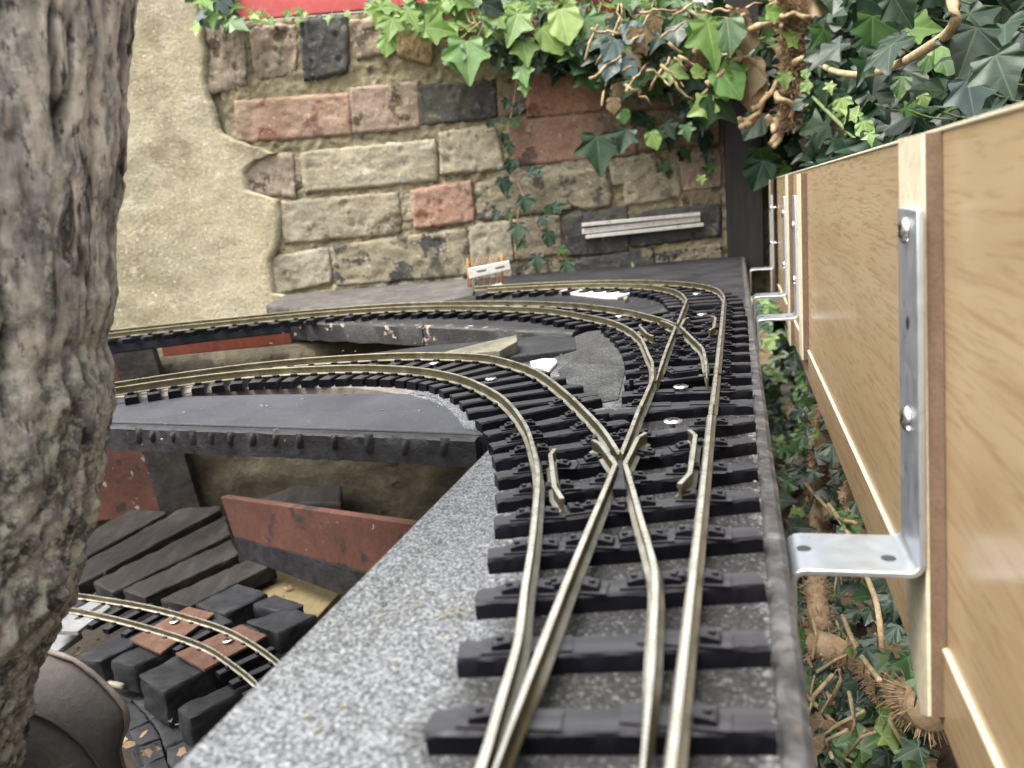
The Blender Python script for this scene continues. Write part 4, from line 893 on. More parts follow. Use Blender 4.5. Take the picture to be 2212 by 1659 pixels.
# rusty scoop of sheet steel at the foot of the trunk
rim=[r7(*p) for p in ((240,880),(350,915),(480,960),(640,1080),(760,1200),(812,1275),(826,1345),(815,1410),(785,1470),(768,1540),(785,1610),(815,1700),(860,1860))]
crs=[r7(*p) for p in ((60,1200),(110,1250),(170,1285),(330,1350),(450,1430),(540,1515),(600,1590),(660,1680),(700,1760),(720,1800),(740,1840),(760,1900),(780,1960))]
b=MB(); vs=[]; nn=len(rim); K=7
for i in range(nn):
    t=i/(nn-1); rp=Y(*rim[i],352-14*math.sin(t*3)); cp=Y(*crs[i],322); 
    for k in range(K):
        s=k/(K-1); p=rp.lerp(cp,s)+Vector((.2,.9,.3))*(1.5*math.sin(s*math.pi)); vs.append(p+Vector((0,0,.6*noise.noise(p/14))))
    vs.append(cp+Vector((-1,-13,-26))); vs.append(cp+Vector((-5,-46,-120)))
K2=K+2; b.add(vs,[(i*K2+k,i*K2+k+1,(i+1)*K2+k+1,(i+1)*K2+k) for i in range(nn-1) for k in range(K2-1)])
sc_=thing('rusty_scoop',Y(*r7(480,960),345)+Vector((0,0,-60)),'rusty curved sheet-steel scoop below the foot of the tree trunk','scoop')
o=b.build('sheet',M['scoop'],sc_,smooth=50); so_=o.modifiers.new('thickness','SOLIDIFY'); so_.thickness=.0016
b=MB(); P=spline([Y(*rim[i],351-14*math.sin(i/(nn-1)*3)) for i in range(nn)],4); b.tube(P,[1.3+.35*noise.noise(p/6) for p in P],8); b.build('rim',M['scooprim'],sc_,smooth=True)
b=MB(); P=spline([Y(*crs[i],321.0) for i in range(nn)],5); b.tube(P,[.9+.3*noise.noise(p/6) for p in P],6); b.build('crease',M['scoop'],sc_,smooth=True)

# ================================================================== TREE TRUNK
sil=[(372,-1400),(352,-800),(338,-350),(330,-140),(322,-60),(318,0),(306,120),(297,250),(287,380),(270,500),(274,560),(277,620),(262,690),(250,735),(266,790),(268,830),(262,880),(246,980),(216,1090),(200,1180),(183,1245),(140,1310),(108,1400),(78,1500),(60,1600),(48,1700),(30,1800)]
TY=292.0; rings=[]; 
for x,y in sil:
    p=Y(x,y,TY); r=58.0
    dv=Vector((p.x,p.y)); D=dv.length; ang=math.atan2(p.x,p.y); cang=ang-math.asin(min(.9,r/D*1.0)); 
    rings.append((Vector((math.sin(cang)*D*1.0,math.cos(cang)*D,p.z)),r))
rings=[(c,r) for c,r in rings]
cz=[c for c,_ in rings]; rr,_=resample(cz,380)
tree=thing('tree_trunk',Vector((rr[-1].x,rr[-1].y,-330)),'rough grey-brown tree trunk close to the camera at the left edge','tree')
b=MB(); n=380; m=230; vs=[]; crack=[]
for j,c in enumerate(rr):
    lowf=max(0,min(1,(60-c.z)/90))
    for i in range(m):
        a=2*math.pi*i/m; d=Vector((math.cos(a),math.sin(a),0)); q=Vector((d.x*58/8,d.y*58/8,c.z/48)); 
        wv=Vector((noise.noise(q*.8),noise.noise(q*.8+Vector((9,2,4))),noise.noise(q*.8+Vector((1,7,3)))))*.55
        f1=abs(noise.noise(Vector((d.x*58/15,d.y*58/15,c.z/170))+wv*1.0)); f2=abs(noise.noise(Vector((d.x*58/7,d.y*58/7,c.z/75+4))+wv*.8))
        cr=max(0,1-f1/.075)*(1-.5*lowf); c2=max(0,1-f2/.09)*.55
        pl_=noise.fractal(Vector((d.x*58/16,d.y*58/16,c.z/26+9)),1.0,2.0,5)
        kn=noise.fractal(Vector((d.x*58/5,d.y*58/5,c.z/8)),1.0,2.0,5)
        h=-2+1.3*pl_*(1+1.8*lowf)+1.2*kn*(1+1.6*lowf)-4.0*cr**1.5-1.6*c2
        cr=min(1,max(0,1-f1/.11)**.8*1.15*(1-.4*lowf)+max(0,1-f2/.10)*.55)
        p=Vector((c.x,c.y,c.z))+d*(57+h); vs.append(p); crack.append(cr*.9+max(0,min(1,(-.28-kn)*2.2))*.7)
b.add(vs,[(j*m+i,j*m+(i+1)%m,(j+1)*m+(i+1)%m,(j+1)*m+i) for j in range(n-1) for i in range(m)])
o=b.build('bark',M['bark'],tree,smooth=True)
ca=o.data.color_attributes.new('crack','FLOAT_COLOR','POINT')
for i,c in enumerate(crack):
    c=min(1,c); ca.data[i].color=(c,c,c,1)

# ================================================================== SMALL THINGS BY THE WALL
ry=1108
lat=thing('rusty_lattice',Y(1045,625,ry),'rusty zigzag wire lattice with white slotted clip at the end of the outermost track','wire lattice')
b=MB()
for (ya,yb,dx) in ((560,585,0),(596,628,5)):
    for sft in (0,1):
        pts=[]
        for i in range(11):
            x=1011+7.2*i+dx*.5; up_=(i+sft)%2; yy=(ya if up_ else yb)-(i*.9); pts.append(Y(x,yy,ry+sft*3))
        b.tube(pts,1.5,6)
for (xa,y0_,xb,y1_) in ((1010,558,1012,635),(1084,548,1086,618)): b.tube([Y(xa,y0_,ry),Y(xb,y1_,ry)],1.1,6)
b.tube([Y(1010,588,ry),Y(1086,578,ry)],1.0,6); b.tube([Y(1013,630,ry),Y(1086,616,ry)],1.0,6)
b.build('wire',M['rustwire'],lat,smooth=True)
b=MB(); P=[Y(1010,580,ry-4),Y(1100,563,ry-4),Y(1104,582,ry-4),Y(1014,603,ry-4)]; b.prism(P,(0,5,0)); b.build('clip',M['whiteplastic'],lat,bevel=1)
b=MB()
for (xa,xb) in ((1030,1050),(1070,1090)):
    s=lambda x:583-(x-1030)*.19+7
    b.prism([Y(xa,s(xa)-2.2-3,ry-4.2),Y(xb,s(xb)-2.2-3,ry-4.2),Y(xb,s(xb)+2.2-3,ry-4.2),Y(xa,s(xa)+2.2-3,ry-4.2)],(0,.15,0))
b.build('clip_slots',M['hdf'],lat)
b=MB(); b.prism([Y(1016,626,ry-6),Y(1084,612,ry-6),Y(1086,622,ry-6),Y(1052,628,ry-6),Y(1048,634,ry-6),Y(1020,637,ry-6)],(0,6,0)); b.build('base_clip',M['whiteplastic'],lat,bevel=.8)
ch=thing('plastic_channel',Y(1390,490,1240),'white plastic channel strip fixed across the charcoal bricks near the corner post','channel')
for (ya,yb,w_,dp) in ((486,462,5,8),(500,472,8,4),(512,485,5,8)):
    b=MB(); P=[Y(1258 if ya<510 else 1266,ya-w_/1.3,1238+8-dp),Y(1513 if ya<510 else 1520,yb-w_/1.3,1238+8-dp),Y(1513 if ya<510 else 1520,yb+w_/1.3,1238+8-dp),Y(1258 if ya<510 else 1266,ya+w_/1.3,1238+8-dp)]; b.prism(P,(0,dp+4,0)); b.build('ridge' if dp==8 else 'web',M['whiteplastic'],ch,bevel=.6)

# ================================================================== IVY AND OTHER PLANTS
LO=[(0,0.04),(.16,-.10),(.42,-.06),(.36,.16),(.64,.42),(.30,.50),(.17,.74),(0,1.08)]     # half outline: base, basal lobe, sinus, side lobe, sinus, shoulder, tip
LO2=[(0,.02),(.20,-.06),(.38,.06),(.40,.30),(.46,.52),(.30,.70),(.14,.86),(0,1.0)]       # broad, hardly lobed leaf
LO3=[(0,.03),(.10,-.16),(.34,-.20),(.28,.10),(.66,.30),(.22,.46),(.12,.78),(0,1.15)]     # narrow lobed leaf
VE=[0,1,0,1,0,1,.8,0]
def leaf(mb,pos,size,nrm,tip,mi,shape=0,curl=1.0,rnd=None):
    o=(LO,LO2,LO3)[shape]; nrm=Vector(nrm).normalized(); t=Vector(tip); t=(t-nrm*t.dot(nrm)).normalized(); s_=t.cross(nrm); R_=rnd or random
    w1,w2=R_.uniform(.85,1.15),R_.uniform(.85,1.15); dr=R_.uniform(.05,.28)*curl; fo=R_.uniform(-.02,.22)*curl; tw=R_.uniform(-.15,.15)
    vs=[];uv=[]
    def P(x,y,v):
        z=fo*abs(x)*1.2-dr*(x*x*.8+y*y*.55)+tw*x*y+(.05*v)
        return Vector(pos)+size*(x*s_+(y)*t+z*nrm)
    for y,v in ((.04,0),(.38,0),(.74,0)): vs.append(P(0,y,0)); uv.append(0.0)
    vs.append(P(0,o[-1][1],0)); uv.append(0.0)
    for sg,ww in ((1,w1),(-1,w2)):
        for k in range(1,len(o)):
            (xa,ya),(xb,yb)=o[k-1],o[k]; mx,my=(xa+xb)/2,(ya+yb)/2; cx,cy=mx,my-.32; cl=math.hypot(cx,cy)+1e-6; bul=.035+.02*R_.random()
            vs.append(P(sg*(mx+cx/cl*bul)*ww,my+cy/cl*bul,.55)); uv.append(.55)
            if k<len(o)-1: vs.append(P(sg*xb*ww,yb,VE[k])); uv.append(float(VE[k]))
    # per side: 13 rim points (mid, point, mid, ... , mid)
    fs=[]
    for b0,fl in ((4,False),(17,True)):
        tri=[(0,b0+i,b0+i+1) for i in range(0,9)]+[(0,b0+9,1),(1,b0+9,b0+10),(1,b0+10,b0+11),(1,b0+11,2),(2,b0+11,b0+12),(2,b0+12,3)]
        fs+=[(a,c,b) if fl else (a,b,c) for a,b,c in tri]
    mb.add(vs,fs,mi,uv)
def petiole(mb,p,q,r=.8,mi=0,sag=None):
    mi=5
    p,q=Vector(p),Vector(q); m=(p+q)/2+Vector((0,0,-(q-p).length*.12)); mb.tube([p,m,q],[r,r*.9,r*.8],5,mi)
LM=[LF[k] for k in LFL]+[M['greenstem']]
class Stems:
    def __init__(s): s.l=[]
    def tube(s,pts,rad,n=6,mi=0):
        b=MB(); b.tube(pts,rad,n); s.l.append((b,mi))
    def build(s,name,mats,parent,smooth=True):
        for b,mi in s.l: b.build('stem',mats[mi],parent,smooth=True)
BRI,MID,DRK,BLU,DED=range(5)
def new_leaves():
    b=MB(); b.uv=[]; return b
def build_leaves(b,parent,name='leaves'):
    o=b.build(name,LM,parent,smooth=True,fix=False); sm=o.modifiers.new('smooth_leaf','SUBSURF'); sm.levels=1; sm.render_levels=1; sm.uv_smooth='NONE'; return o
def up_rand(base,amp,rn): return (Vector(base)+Vector((rn.uniform(-amp,amp),rn.uniform(-amp,amp),rn.uniform(-amp,amp)))).normalized()
TOCAM=lambda p:(CAM-Vector(p)).normalized()
# --- ivy with sunlight put into its leaf colour, spilling over the wall top
rn=random.Random(11)
iv=thing('ivy_plant',Y(1150,40,1235),'young ivy, leaf colour brightened as if sunlit, spilling over the top of the brick wall','ivy')
L=new_leaves(); S=Stems()
def zone(n,x0,x1,y0,y1,Y0,Y1,sz,mats,amp=.6,tipd=(0,0,-1),shapes=(0,0,2,1),L=None,S=None,nb=(0,-1,.5)):
    for _ in range(n):
        x,y=rn.uniform(x0,x1),rn.uniform(y0,y1); yy=rn.uniform(Y0,Y1); p=Y(x,y,yy); s=rn.uniform(*sz)
        td=up_rand(tipd,.8,rn); nr=up_rand(nb,amp,rn); leaf(L,p,s,nr,td,rn.choice(mats),rn.choice(shapes),1.0,rn)
        if S: petiole(L,p-td*s*.0,p-td*s*.7+Vector((0,14,4)),.7,1)
zone(80,800,1260,-40,28,1215,1330,(15,33),[BRI]*4+[MID],L=L,S=S,nb=(0,-.6,1))
zone(64,1040,1560,0,110,1195,1245,(16,34),[BRI,MID,MID,DRK],L=L,S=S)
zone(30,820,1060,-10,60,1210,1245,(18,34),[BRI],L=L,S=S)
zone(60,1040,1560,-60,20,1230,1420,(24,40),[BRI,MID,MID],L=L,S=S,nb=(0,-.5,1))
zone(24,425,500,-40,55,1200,1240,(18,34),[MID,BRI,BLU],L=L,S=S)
zone(14,520,760,20,45,1225,1240,(8,15),[BRI],L=L,S=S)
zone(26,760,1560,-120,-40,1260,1420,(28,46),[BRI,MID],L=L,S=S,nb=(0,-.5,1))
def hero(L,x,y,yy,px,nrm,ang,mi,shape=0,curl=.8):
    """single leaf: base at (x,y); ang: direction of the tip, degrees clockwise from straight up"""
    p=Y(x,y,yy); a=math.radians(ang); t=math.sin(a)*Vector((1,0,0))+math.cos(a)*Vector((0,0,1)); leaf(L,p,px*.88/FPX*yy,nrm,t,mi,shape,curl,rn)
for x,y,px,ang,mi,sh in ((1008,90,100,182,BRI,0),(978,100,62,168,MID,1),(848,40,55,195,BRI,0),(838,75,55,190,BRI,1),(920,60,70,100,BRI,0),(1130,90,60,175,BRI,0),
        (1125,145,50,165,BRI,0),(1130,180,34,180,BRI,0),(1170,60,80,150,BRI,1),(1120,30,80,200,BRI,0),(1210,20,90,170,BRI,1),(1265,40,70,140,MID,0),(1075,30,60,210,BRI,0),(880,20,50,160,BRI,0)):
    hero(L,x,y,1200,px,(rn.uniform(-.3,.2),-1,.35),ang,mi,sh)
for _ in range(18):
    x=rn.uniform(820,1540); q=[Y(x+rn.uniform(-8,8)*i,8+i*rn.uniform(12,26),1222-5*i) for i in range(5)]; S.tube(spline(q,10),1.1,5,rn.choice((0,1)))
build_leaves(L,iv); S.build('stems',[M['stem'],M['greenstem']],iv,smooth=True)
# --- dense darker ivy on the right half of the wall
iv=thing('ivy_plant',Y(1430,180,1215),'dense dark ivy with brown stems covering the right half of the brick wall','ivy')
L=new_leaves(); S=Stems()
zone(60,1060,1300,70,140,1205,1246,(16,32),[DRK,DRK,MID],L=L,S=S)
zone(58,1240,1640,60,185,1190,1246,(22,42),[DRK,DRK,DRK,MID],L=L,S=S)
zone(20,1390,1560,180,290,1200,1246,(20,36),[DRK,DRK,MID],L=L,S=S)
zone(26,1330,1600,-20,110,1180,1240,(20,38),[DRK,DRK,MID,DED],L=L,S=S)
for _ in range(26):
    x=rn.uniform(1270,1600); y=rn.uniform(0,200); a=rn.uniform(-.9,.9); q=[Y(x+i*13*math.cos(a)+rn.uniform(-5,5),y+i*13*math.sin(a)+rn.uniform(-5,5),1166+rn.uniform(-8,8)) for i in range(rn.randint(4,7))]; q=spline(q,8); S.tube(q,[2.2-1.2*i/len(q) for i in range(len(q))],6,0)
zone(8,1440,1560,310,400,1235,1246,(14,24),[DRK,MID],L=L,S=S)
for x,y,px,ang,mi,sh in ((1290,295,95,182,DRK,0),(1355,280,60,200,DRK,0),(1405,285,46,165,BRI,1),(1440,150,55,120,BRI,0),(1330,85,60,215,BLU,1),(1345,80,64,75,BLU,1),(1325,120,62,200,BLU,1),(1340,130,55,140,BLU,1),
        (1520,30,40,180,BRI,0),(1550,80,36,200,BRI,0),(1515,380,24,180,BRI,0),(1345,235,36,180,MID,1),(1480,270,40,170,MID,0)):
    hero(L,x,y,1175,px,(rn.uniform(-.3,.2),-1,.3),ang,mi,sh)
for x0_,y0_,x1_,y1_ in ((1290,140,1345,40),(1385,80,1420,0),(1300,230,1320,120),(1480,100,1540,60),(1500,220,1560,170),(1260,130,1290,60),(1400,190,1450,120),(1580,200,1640,130)):
    q=[Y(x0_+(x1_-x0_)*k/4+rn.uniform(-6,6),y0_+(y1_-y0_)*k/4+rn.uniform(-6,6),1178+rn.uniform(-6,6)) for k in range(5)]; S.tube(spline(q,8),[1.9]*len(spline(q,8)),6,0)
for x,y in ((1330,180),(1325,210),(1395,60),(1410,35),(1370,60),(1500,60)): 
    leaf(L,Y(x,y,1172),22,(rn.uniform(-.5,.5),-1,.2),(rn.uniform(-.4,.4),0,-1),DED,1,2.2,rn)
build_leaves(L,iv); S.build('stems',[M['stem'],M['greenstem']],iv,smooth=True)
# --- strand trailing down the bricks
iv=thing('ivy_strand',Y(1150,400,1240),'thin strand of small dark ivy leaves trailing down the middle of the brick wall','ivy')
L=new_leaves(); S=Stems()
trail=[(1118,160),(1110,220),(1100,270),(1096,330),(1108,370),(1125,410),(1140,450),(1160,490),(1190,530),(1222,570)]
S.tube(spline([Y(x,y,1238) for x,y in trail],8),1.1,5,0); S.tube(spline([Y(x,y,1238) for x,y in ((1130,420),(1118,470),(1128,520),(1155,565))],8),.9,5,0); S.tube(spline([Y(x,y,1238) for x,y in ((1140,400),(1170,440),(1182,480))],8),.8,5,1)
for x,y,px,ang,mi in ((1062,258,24,200,DRK),(1082,252,22,160,DRK),(1098,215,26,190,DRK),(1120,225,28,175,DRK),(1108,255,26,170,MID),(1090,290,26,185,DRK),(1098,310,30,180,DRK),(1104,345,36,185,DRK),(1085,385,38,190,DRK),(1140,375,30,75,DRK),(1160,372,24,60,MID),
        (1110,345,22,160,DRK),(1132,425,42,178,DRK),(1075,455,26,200,DRK),(1100,460,22,190,MID),(1178,455,30,80,DRK),(1195,450,34,70,DRK),(1120,485,48,185,DRK),(1170,470,26,170,DRK),(1185,500,40,190,DRK),(1128,520,30,200,MID),(1160,552,44,182,DRK),(1225,565,44,178,DRK),(1205,540,26,80,MID),(1180,520,24,100,DRK),(1105,405,22,210,DRK)):
    hero(L,x,y,1232,px,(rn.uniform(-.25,.25),-1,.25),ang+rn.uniform(-15,15),mi,rn.choice((0,0,1)))
build_leaves(L,iv); S.build('stem',[M['stem'],M['greenstem']],iv,smooth=True)
# --- seedling at the wall foot
sd_=thing('ivy_seedling',Y(1368,602,1215),'single bright green seedling leaf at the foot of the brick wall','seedling')
L=new_leaves(); hero(L,1366,600,1210,36,(.2,-1,.3),8,BRI,2); hero(L,1362,596,1212,22,(.2,-1,.5),75,BRI,1); build_leaves(L,sd_)
S=MB(); S.tube([Y(1368,604,1216),Y(1366,590,1212)],.8,5); S.build('stem',M['greenstem'],sd_)
# --- ivy hedge behind the board fence
hd=thing('ivy_hedge',uw(800,200,-60),'thick hedge of large dark ivy leaves rising behind the board fence','hedge')
L=new_leaves(); S=Stems()
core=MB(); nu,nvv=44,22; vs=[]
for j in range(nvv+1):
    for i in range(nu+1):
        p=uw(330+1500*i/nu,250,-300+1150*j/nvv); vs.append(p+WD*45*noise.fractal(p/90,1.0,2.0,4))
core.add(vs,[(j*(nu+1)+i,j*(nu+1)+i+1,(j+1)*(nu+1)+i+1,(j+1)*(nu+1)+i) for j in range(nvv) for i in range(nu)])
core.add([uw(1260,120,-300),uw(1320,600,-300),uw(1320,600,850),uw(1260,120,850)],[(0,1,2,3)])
core.build('thicket_shade',M['thicket'],hd,smooth=True,fix=False)  # added backing sheets, coloured as the shade between the leaves
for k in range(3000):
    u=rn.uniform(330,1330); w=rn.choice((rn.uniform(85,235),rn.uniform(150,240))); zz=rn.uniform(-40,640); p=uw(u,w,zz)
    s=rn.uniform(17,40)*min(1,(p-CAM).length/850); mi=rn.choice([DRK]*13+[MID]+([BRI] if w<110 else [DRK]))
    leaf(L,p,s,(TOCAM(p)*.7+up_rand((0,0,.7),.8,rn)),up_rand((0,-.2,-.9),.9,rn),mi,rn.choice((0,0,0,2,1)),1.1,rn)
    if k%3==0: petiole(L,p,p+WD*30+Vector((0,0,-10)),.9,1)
for k in range(90):   # corner between post and hedge
    p=Y(rn.uniform(1640,1800),rn.uniform(-60,360),rn.uniform(1180,1255)); leaf(L,p,rn.uniform(22,44),up_rand((0,-1,.4),.7,rn),up_rand((0,0,-1),.8,rn),rn.choice([DRK]*5+[MID]),rn.choice((0,2,1)),1,rn)
HW=105
for x,y,px,ang,mi,sh in ((1960,60,90,100,BRI,0),(2020,95,70,120,BRI,0),(2010,115,60,200,MID,1),(1950,165,60,195,MID,1),(1945,190,34,180,BRI,1),(2090,175,120,170,BLU,0),(1880,200,110,150,DRK,0),(1900,110,120,190,DRK,0),(2110,60,130,200,DRK,0),(1770,250,60,150,DRK,2),(1800,300,70,140,DRK,2),(1690,345,40,0,BRI,1),(2150,120,130,160,DRK,0),
        (1990,205,40,160,BRI,1),(1765,225,34,150,BRI,2),(1800,240,30,120,BRI,1),(1830,250,30,180,BRI,1),(1860,270,36,170,MID,0),(1880,300,40,160,BRI,2),(1720,30,50,180,MID,0)):
    p=PW(x,y,HW); d=(p-CAM).length; a=math.radians(ang); t=math.sin(a)*RT+math.cos(a)*UP; leaf(L,p,px*.66/FPX*d,TOCAM(p)+.4*UP+.2*RT*rn.uniform(-1,1),t,mi,sh,.9,rn)
build_leaves(L,hd); S.build('stems',[M['stem'],M['greenstem']],hd,smooth=True)
# --- bare stems in front of the hedge
def stem(name,pts,rad,mat,label,plane,cat='stem'):
    P=spline([plane(*p) for p in pts],6); n=len(P); b=MB(); b.tube(P,[rad[0]+(rad[1]-rad[0])*i/(n-1)+.25*noise.noise(P[i]/5) for i in range(n)],8); o=b.build(name,mat,smooth=True); return tag(o,label,cat)
stem('vine_stem',[k5(*p) for p in ((1200,590),(1400,670),(1600,770),(1850,812),(2100,780))]+[r3(*p) for p in ((1300,455),(1450,390),(1620,290),(1720,215),(1775,110),(1745,0),(1735,-80),(1700,-300),(1720,-600))],(3.0,2.4),M['stem'],'long bare brown vine stem looping across the hedge in a shallow curve',lambda x,y:PW(x,y,92))
gs=thing('thorny_stem',PW(*k5(1300,970),84),'straight green thorny stem with tiny new leaves slanting down to the fence top','stem')
b=MB(); P=spline([PW(*k5(*p),86) for p in ((735,-60),(740,0),(760,150),(870,380),(920,530),(1010,650),(1300,970),(1560,1230),(1800,1460),(2000,1640))],6); b.tube(P,[2.6-.9*i/len(P) for i in range(len(P))],8)
L=new_leaves()
for (x,y,dx,dy) in ((870,380,80,-80),(920,530,120,-40),(960,560,-60,40),(1100,760,0,60),(1260,900,40,-140),(1380,1020,-20,-120),(1520,1180,40,-270),(1560,1160,140,-90),(1630,1240,20,-120),(1720,1380,100,-150),(1850,1470,90,-150),(1890,1440,-30,-170),(1960,1600,40,-150)):
    p=PW(*k5(x,y),86); q=PW(*k5(x+dx,y+dy),82); b.tube([p,(p+q)/2+Vector((1,0,1)),q],[1.1,.9,.6],6); leaf(L,q,rn.uniform(8,15),TOCAM(q)+.5*UP,up_rand(q-p,.4,rn),BRI,rn.choice((1,1,2)),1.2,rn)
b.build('stalk',M['greenstem'],gs,smooth=True); build_leaves(L,gs)
# --- dead fibrous ivy root hanging at the post
dr_=thing('dead_ivy_root',Y(1705,200,1150),'dead tan ivy root with frayed fibres and twisted branches hanging by the dark post','dead root')
b=MB(); RY=1090
def rt(pts,r0,r1,yy=RY,mi=0):
    P=spline([Y(*k5(*p),yy+rn.uniform(-8,8)) for p in pts],2.5); n=len(P); b.tube(P,[(r0+(r1-r0)*i/(n-1))*(.92+.30*noise.noise(P[i]/8)+.16*noise.noise(P[i]/3)) for i in range(n)],10,mi)
rt(((1040,-80),(1080,100),(1150,250),(1120,420),(1160,600),(1130,800),(1150,1000),(1080,1200),(1040,1400),(950,1580)),15,7,1098,1)
rt(((1180,-60),(1220,150),(1190,350),(1200,560),(1190,760),(1210,1000),(1160,1200),(1150,1400)),9,5,1094,1)
for p in (((90,570),(250,470),(420,420),(560,370),(650,330)),((400,350),(450,290),(540,220),(640,160)),((700,330),(800,285),(960,265),(1100,240)),((900,110),(1010,130),(1060,190),(1180,150),(1300,190),(1420,200)),((1020,150),(1050,230),(1040,300)),
          ((520,430),(545,520),(600,620),(560,700),(480,740)),((230,920),(340,840),(450,740),(560,640),(680,630),(760,700)),((600,1380),(720,1330),(800,1210),(850,1090),(940,1000),(1000,860)),((570,1300),(660,1320),(780,1240)),((720,1190),(800,1150),(900,1010)),
          ((980,1000),(1010,1080),(1120,1110),(1180,1170),(1150,1280)),((1180,690),(1260,640),(1360,640)),((960,1280),(1000,1400),(1040,1500),(960,1600)),((880,1260),(950,1360),(960,1440)),((1060,1000),(1180,1000),(1270,1050)),((430,470),(480,560),(520,600)),((1020,0),(1040,-60),(1060,-120)),((920,80),(1000,20),(980,-60))):
    rt(p,rn.uniform(4.0,5.4),rn.uniform(2.6,3.6),RY-18)
for k in range(2600):   # frayed fibres
    t=rn.random(); x=1150+rn.gauss(0,38); y=rn.uniform(-40,1350); p=Y(*k5(x,y),1092+rn.uniform(-14,2)); dd=Vector((rn.gauss(0,1),rn.gauss(-.5,.6),rn.gauss(-.2,.8))).normalized()*rn.uniform(8,22)
    b.tube([p,p+dd*.5+Vector((rn.gauss(0,2),0,rn.gauss(0,2))),p+dd],[.7,.55,.3],3,1,cap=False)
b.build('root',[M['stem'],M['fuzz']],dr_,smooth=True)
L=new_leaves()
for x,y,s,a in ((640,280,40,190),(690,650,50,185),(680,800,46,180),(560,100,34,170),(1450,1450,40,80),(1280,1480,36,100)):
    p=Y(*k5(x,y),1080); aa=math.radians(a); leaf(L,p,s,(rn.uniform(-.4,.4),-1,.2),(math.sin(aa),0,math.cos(aa)),DED,1,1.8,rn)
for x,y,s,a,mi in ((1090,430,24,70,BRI),(880,130,24,100,BRI),(240,250,56,175,BRI),(360,740,48,150,BRI),(540,830,30,10,BRI),(300,1130,34,250,BRI),(1080,800,20,180,BRI),(450,200,46,175,MID),(110,460,26,0,MID),(150,850,20,0,BRI),(380,1070,22,20,BRI),(230,1050,50,130,DRK)):
    p=Y(*k5(x,y),1068); aa=math.radians(a); leaf(L,p,s,(rn.uniform(-.4,.4),-1,.3),(math.sin(aa),0,math.cos(aa)),mi,rn.choice((0,1)),1.0,rn)
build_leaves(L,dr_)
# big dead hanging leaf
b=MB(); b.uv=[]; o8=[(1170,-60),(1330,-90),(1500,-40),(1530,120),(1600,400),(1570,450),(1590,580),(1500,520),(1440,470),(1520,700),(1380,560),(1260,480),(1350,260),(1200,140)]
dl=MB(); nn=11; vs=[]
for j in range(nn+1):
    t=j/nn; xl=1190+120*t+140*t*t; xr=1500+120*math.sin(t*2.2)-10*t*t; y=-60+640*t
    for i in range(8):
        s=i/7; p=Y(*k5(xl+(xr-xl)*s,y),1078+16*math.sin(s*7+t*3)+6*math.sin(t*9)); vs.append(p)
dl.add(vs,[(j*8+i,j*8+i+1,(j+1)*8+i+1,(j+1)*8+i) for j in range(nn) for i in range(7)])
o=dl.build('dead_leaf',LF['dead'],smooth=True); o.modifiers.new('thickness','SOLIDIFY').thickness=.0008; tag(o,'large curled tan dead leaf hanging in front of the hedge beside the dead root','dead leaf')
# --- plants and roots down in the gap between baseboard and fence
def PS(x,y,w):
    p=PW(x,y,w); return p if p.z>-258 else Z(x,y,-258+rn.uniform(-4,8))     # down on the soil
def PG(x,y,w=62.0): return PS(x,y,w)
gp=thing('gap_ivy',PW(1860,1500,75),'sprawling ivy shoots on the soil in the gap below the board fence','ivy')
L=new_leaves(); S=Stems()
def gl(x,y,px,ang,mi,sh=0,w=66):
    p=PS(x,y,w); d=(p-CAM).length; a=math.radians(ang); t=math.sin(a)*RT+math.cos(a)*UP; leaf(L,p,px/FPX*d,TOCAM(p)+.5*UP+.4*RT*rn.uniform(-1,1),t,mi,sh,.9,rn); return p
for x,y,px,ang,mi,sh in ((1815,1480,110,165,DRK,0),(1850,1520,80,120,DRK,0),(1900,1545,80,110,BRI,0),(1905,1590,70,100,BRI,2),(1770,1445,50,180,MID,2),(1775,1475,55,150,MID,2),(1870,1400,55,170,DRK,0),(1880,1320,40,200,DRK,0),(1950,1250,80,170,DRK,1),(1960,1420,70,180,MID,2),(1985,1460,60,170,MID,2),(1800,1610,70,90,MID,1),(1860,1620,90,60,MID,2),
        (1760,985,80,90,DRK,1),(1800,960,60,180,DRK,0),(1710,1010,50,200,DRK,0),(1700,1040,60,180,MID,2),(1750,1180,60,170,DRK,1),(1720,1150,50,200,DRK,2),(1830,1120,60,160,MID,2),(1690,800,40,100,MID,0),(1720,840,46,120,BRI,0),(1700,880,36,160,BRI,1),(1660,740,50,180,DRK,0),(1700,715,40,140,BRI,1),(1650,700,40,200,DRK,0),(1740,860,40,170,MID,2),(1790,900,56,150,DRK,0),(1830,1010,60,160,DRK,0),(1850,1080,50,170,DRK,1),
        (1700,690,36,120,MID,0),(1735,940,40,200,MID,1),(1770,1060,44,150,DRK,0),(1800,1360,30,140,BRI,1),(1760,1370,28,200,BRI,1),(1830,1400,24,150,BRI,1),(1900,1290,50,190,DRK,0),(1940,1350,54,200,DRK,1),(1740,1560,40,180,DRK,1)):
    p=gl(x,y,px*.8,ang,mi,sh,rn.uniform(62,74)); petiole(L,p,p+Vector((rn.uniform(2,8),rn.uniform(6,16),rn.uniform(-26,-10))),.7,1)
for k in range(280):
    x=rn.uniform(1650,1990); y=rn.uniform(max(640,640+(x-1650)*2.2),1659); gl(x,y,rn.uniform(24,56),rn.uniform(90,270),rn.choice([DRK]*6+[MID,MID,DED]),rn.choice((0,1,2)),rn.uniform(74,100))
for k in range(150):
    y=rn.uniform(610,1120); x=rn.uniform(1622+max(0,(y-640)*.13),1652+(y-600)*.42); gl(x,y,rn.uniform(18,40),rn.uniform(100,260),rn.choice([DRK,DRK,DRK,MID,MID,BRI,DED]),rn.choice((0,1,2)),rn.uniform(62,84))
tw=MB()
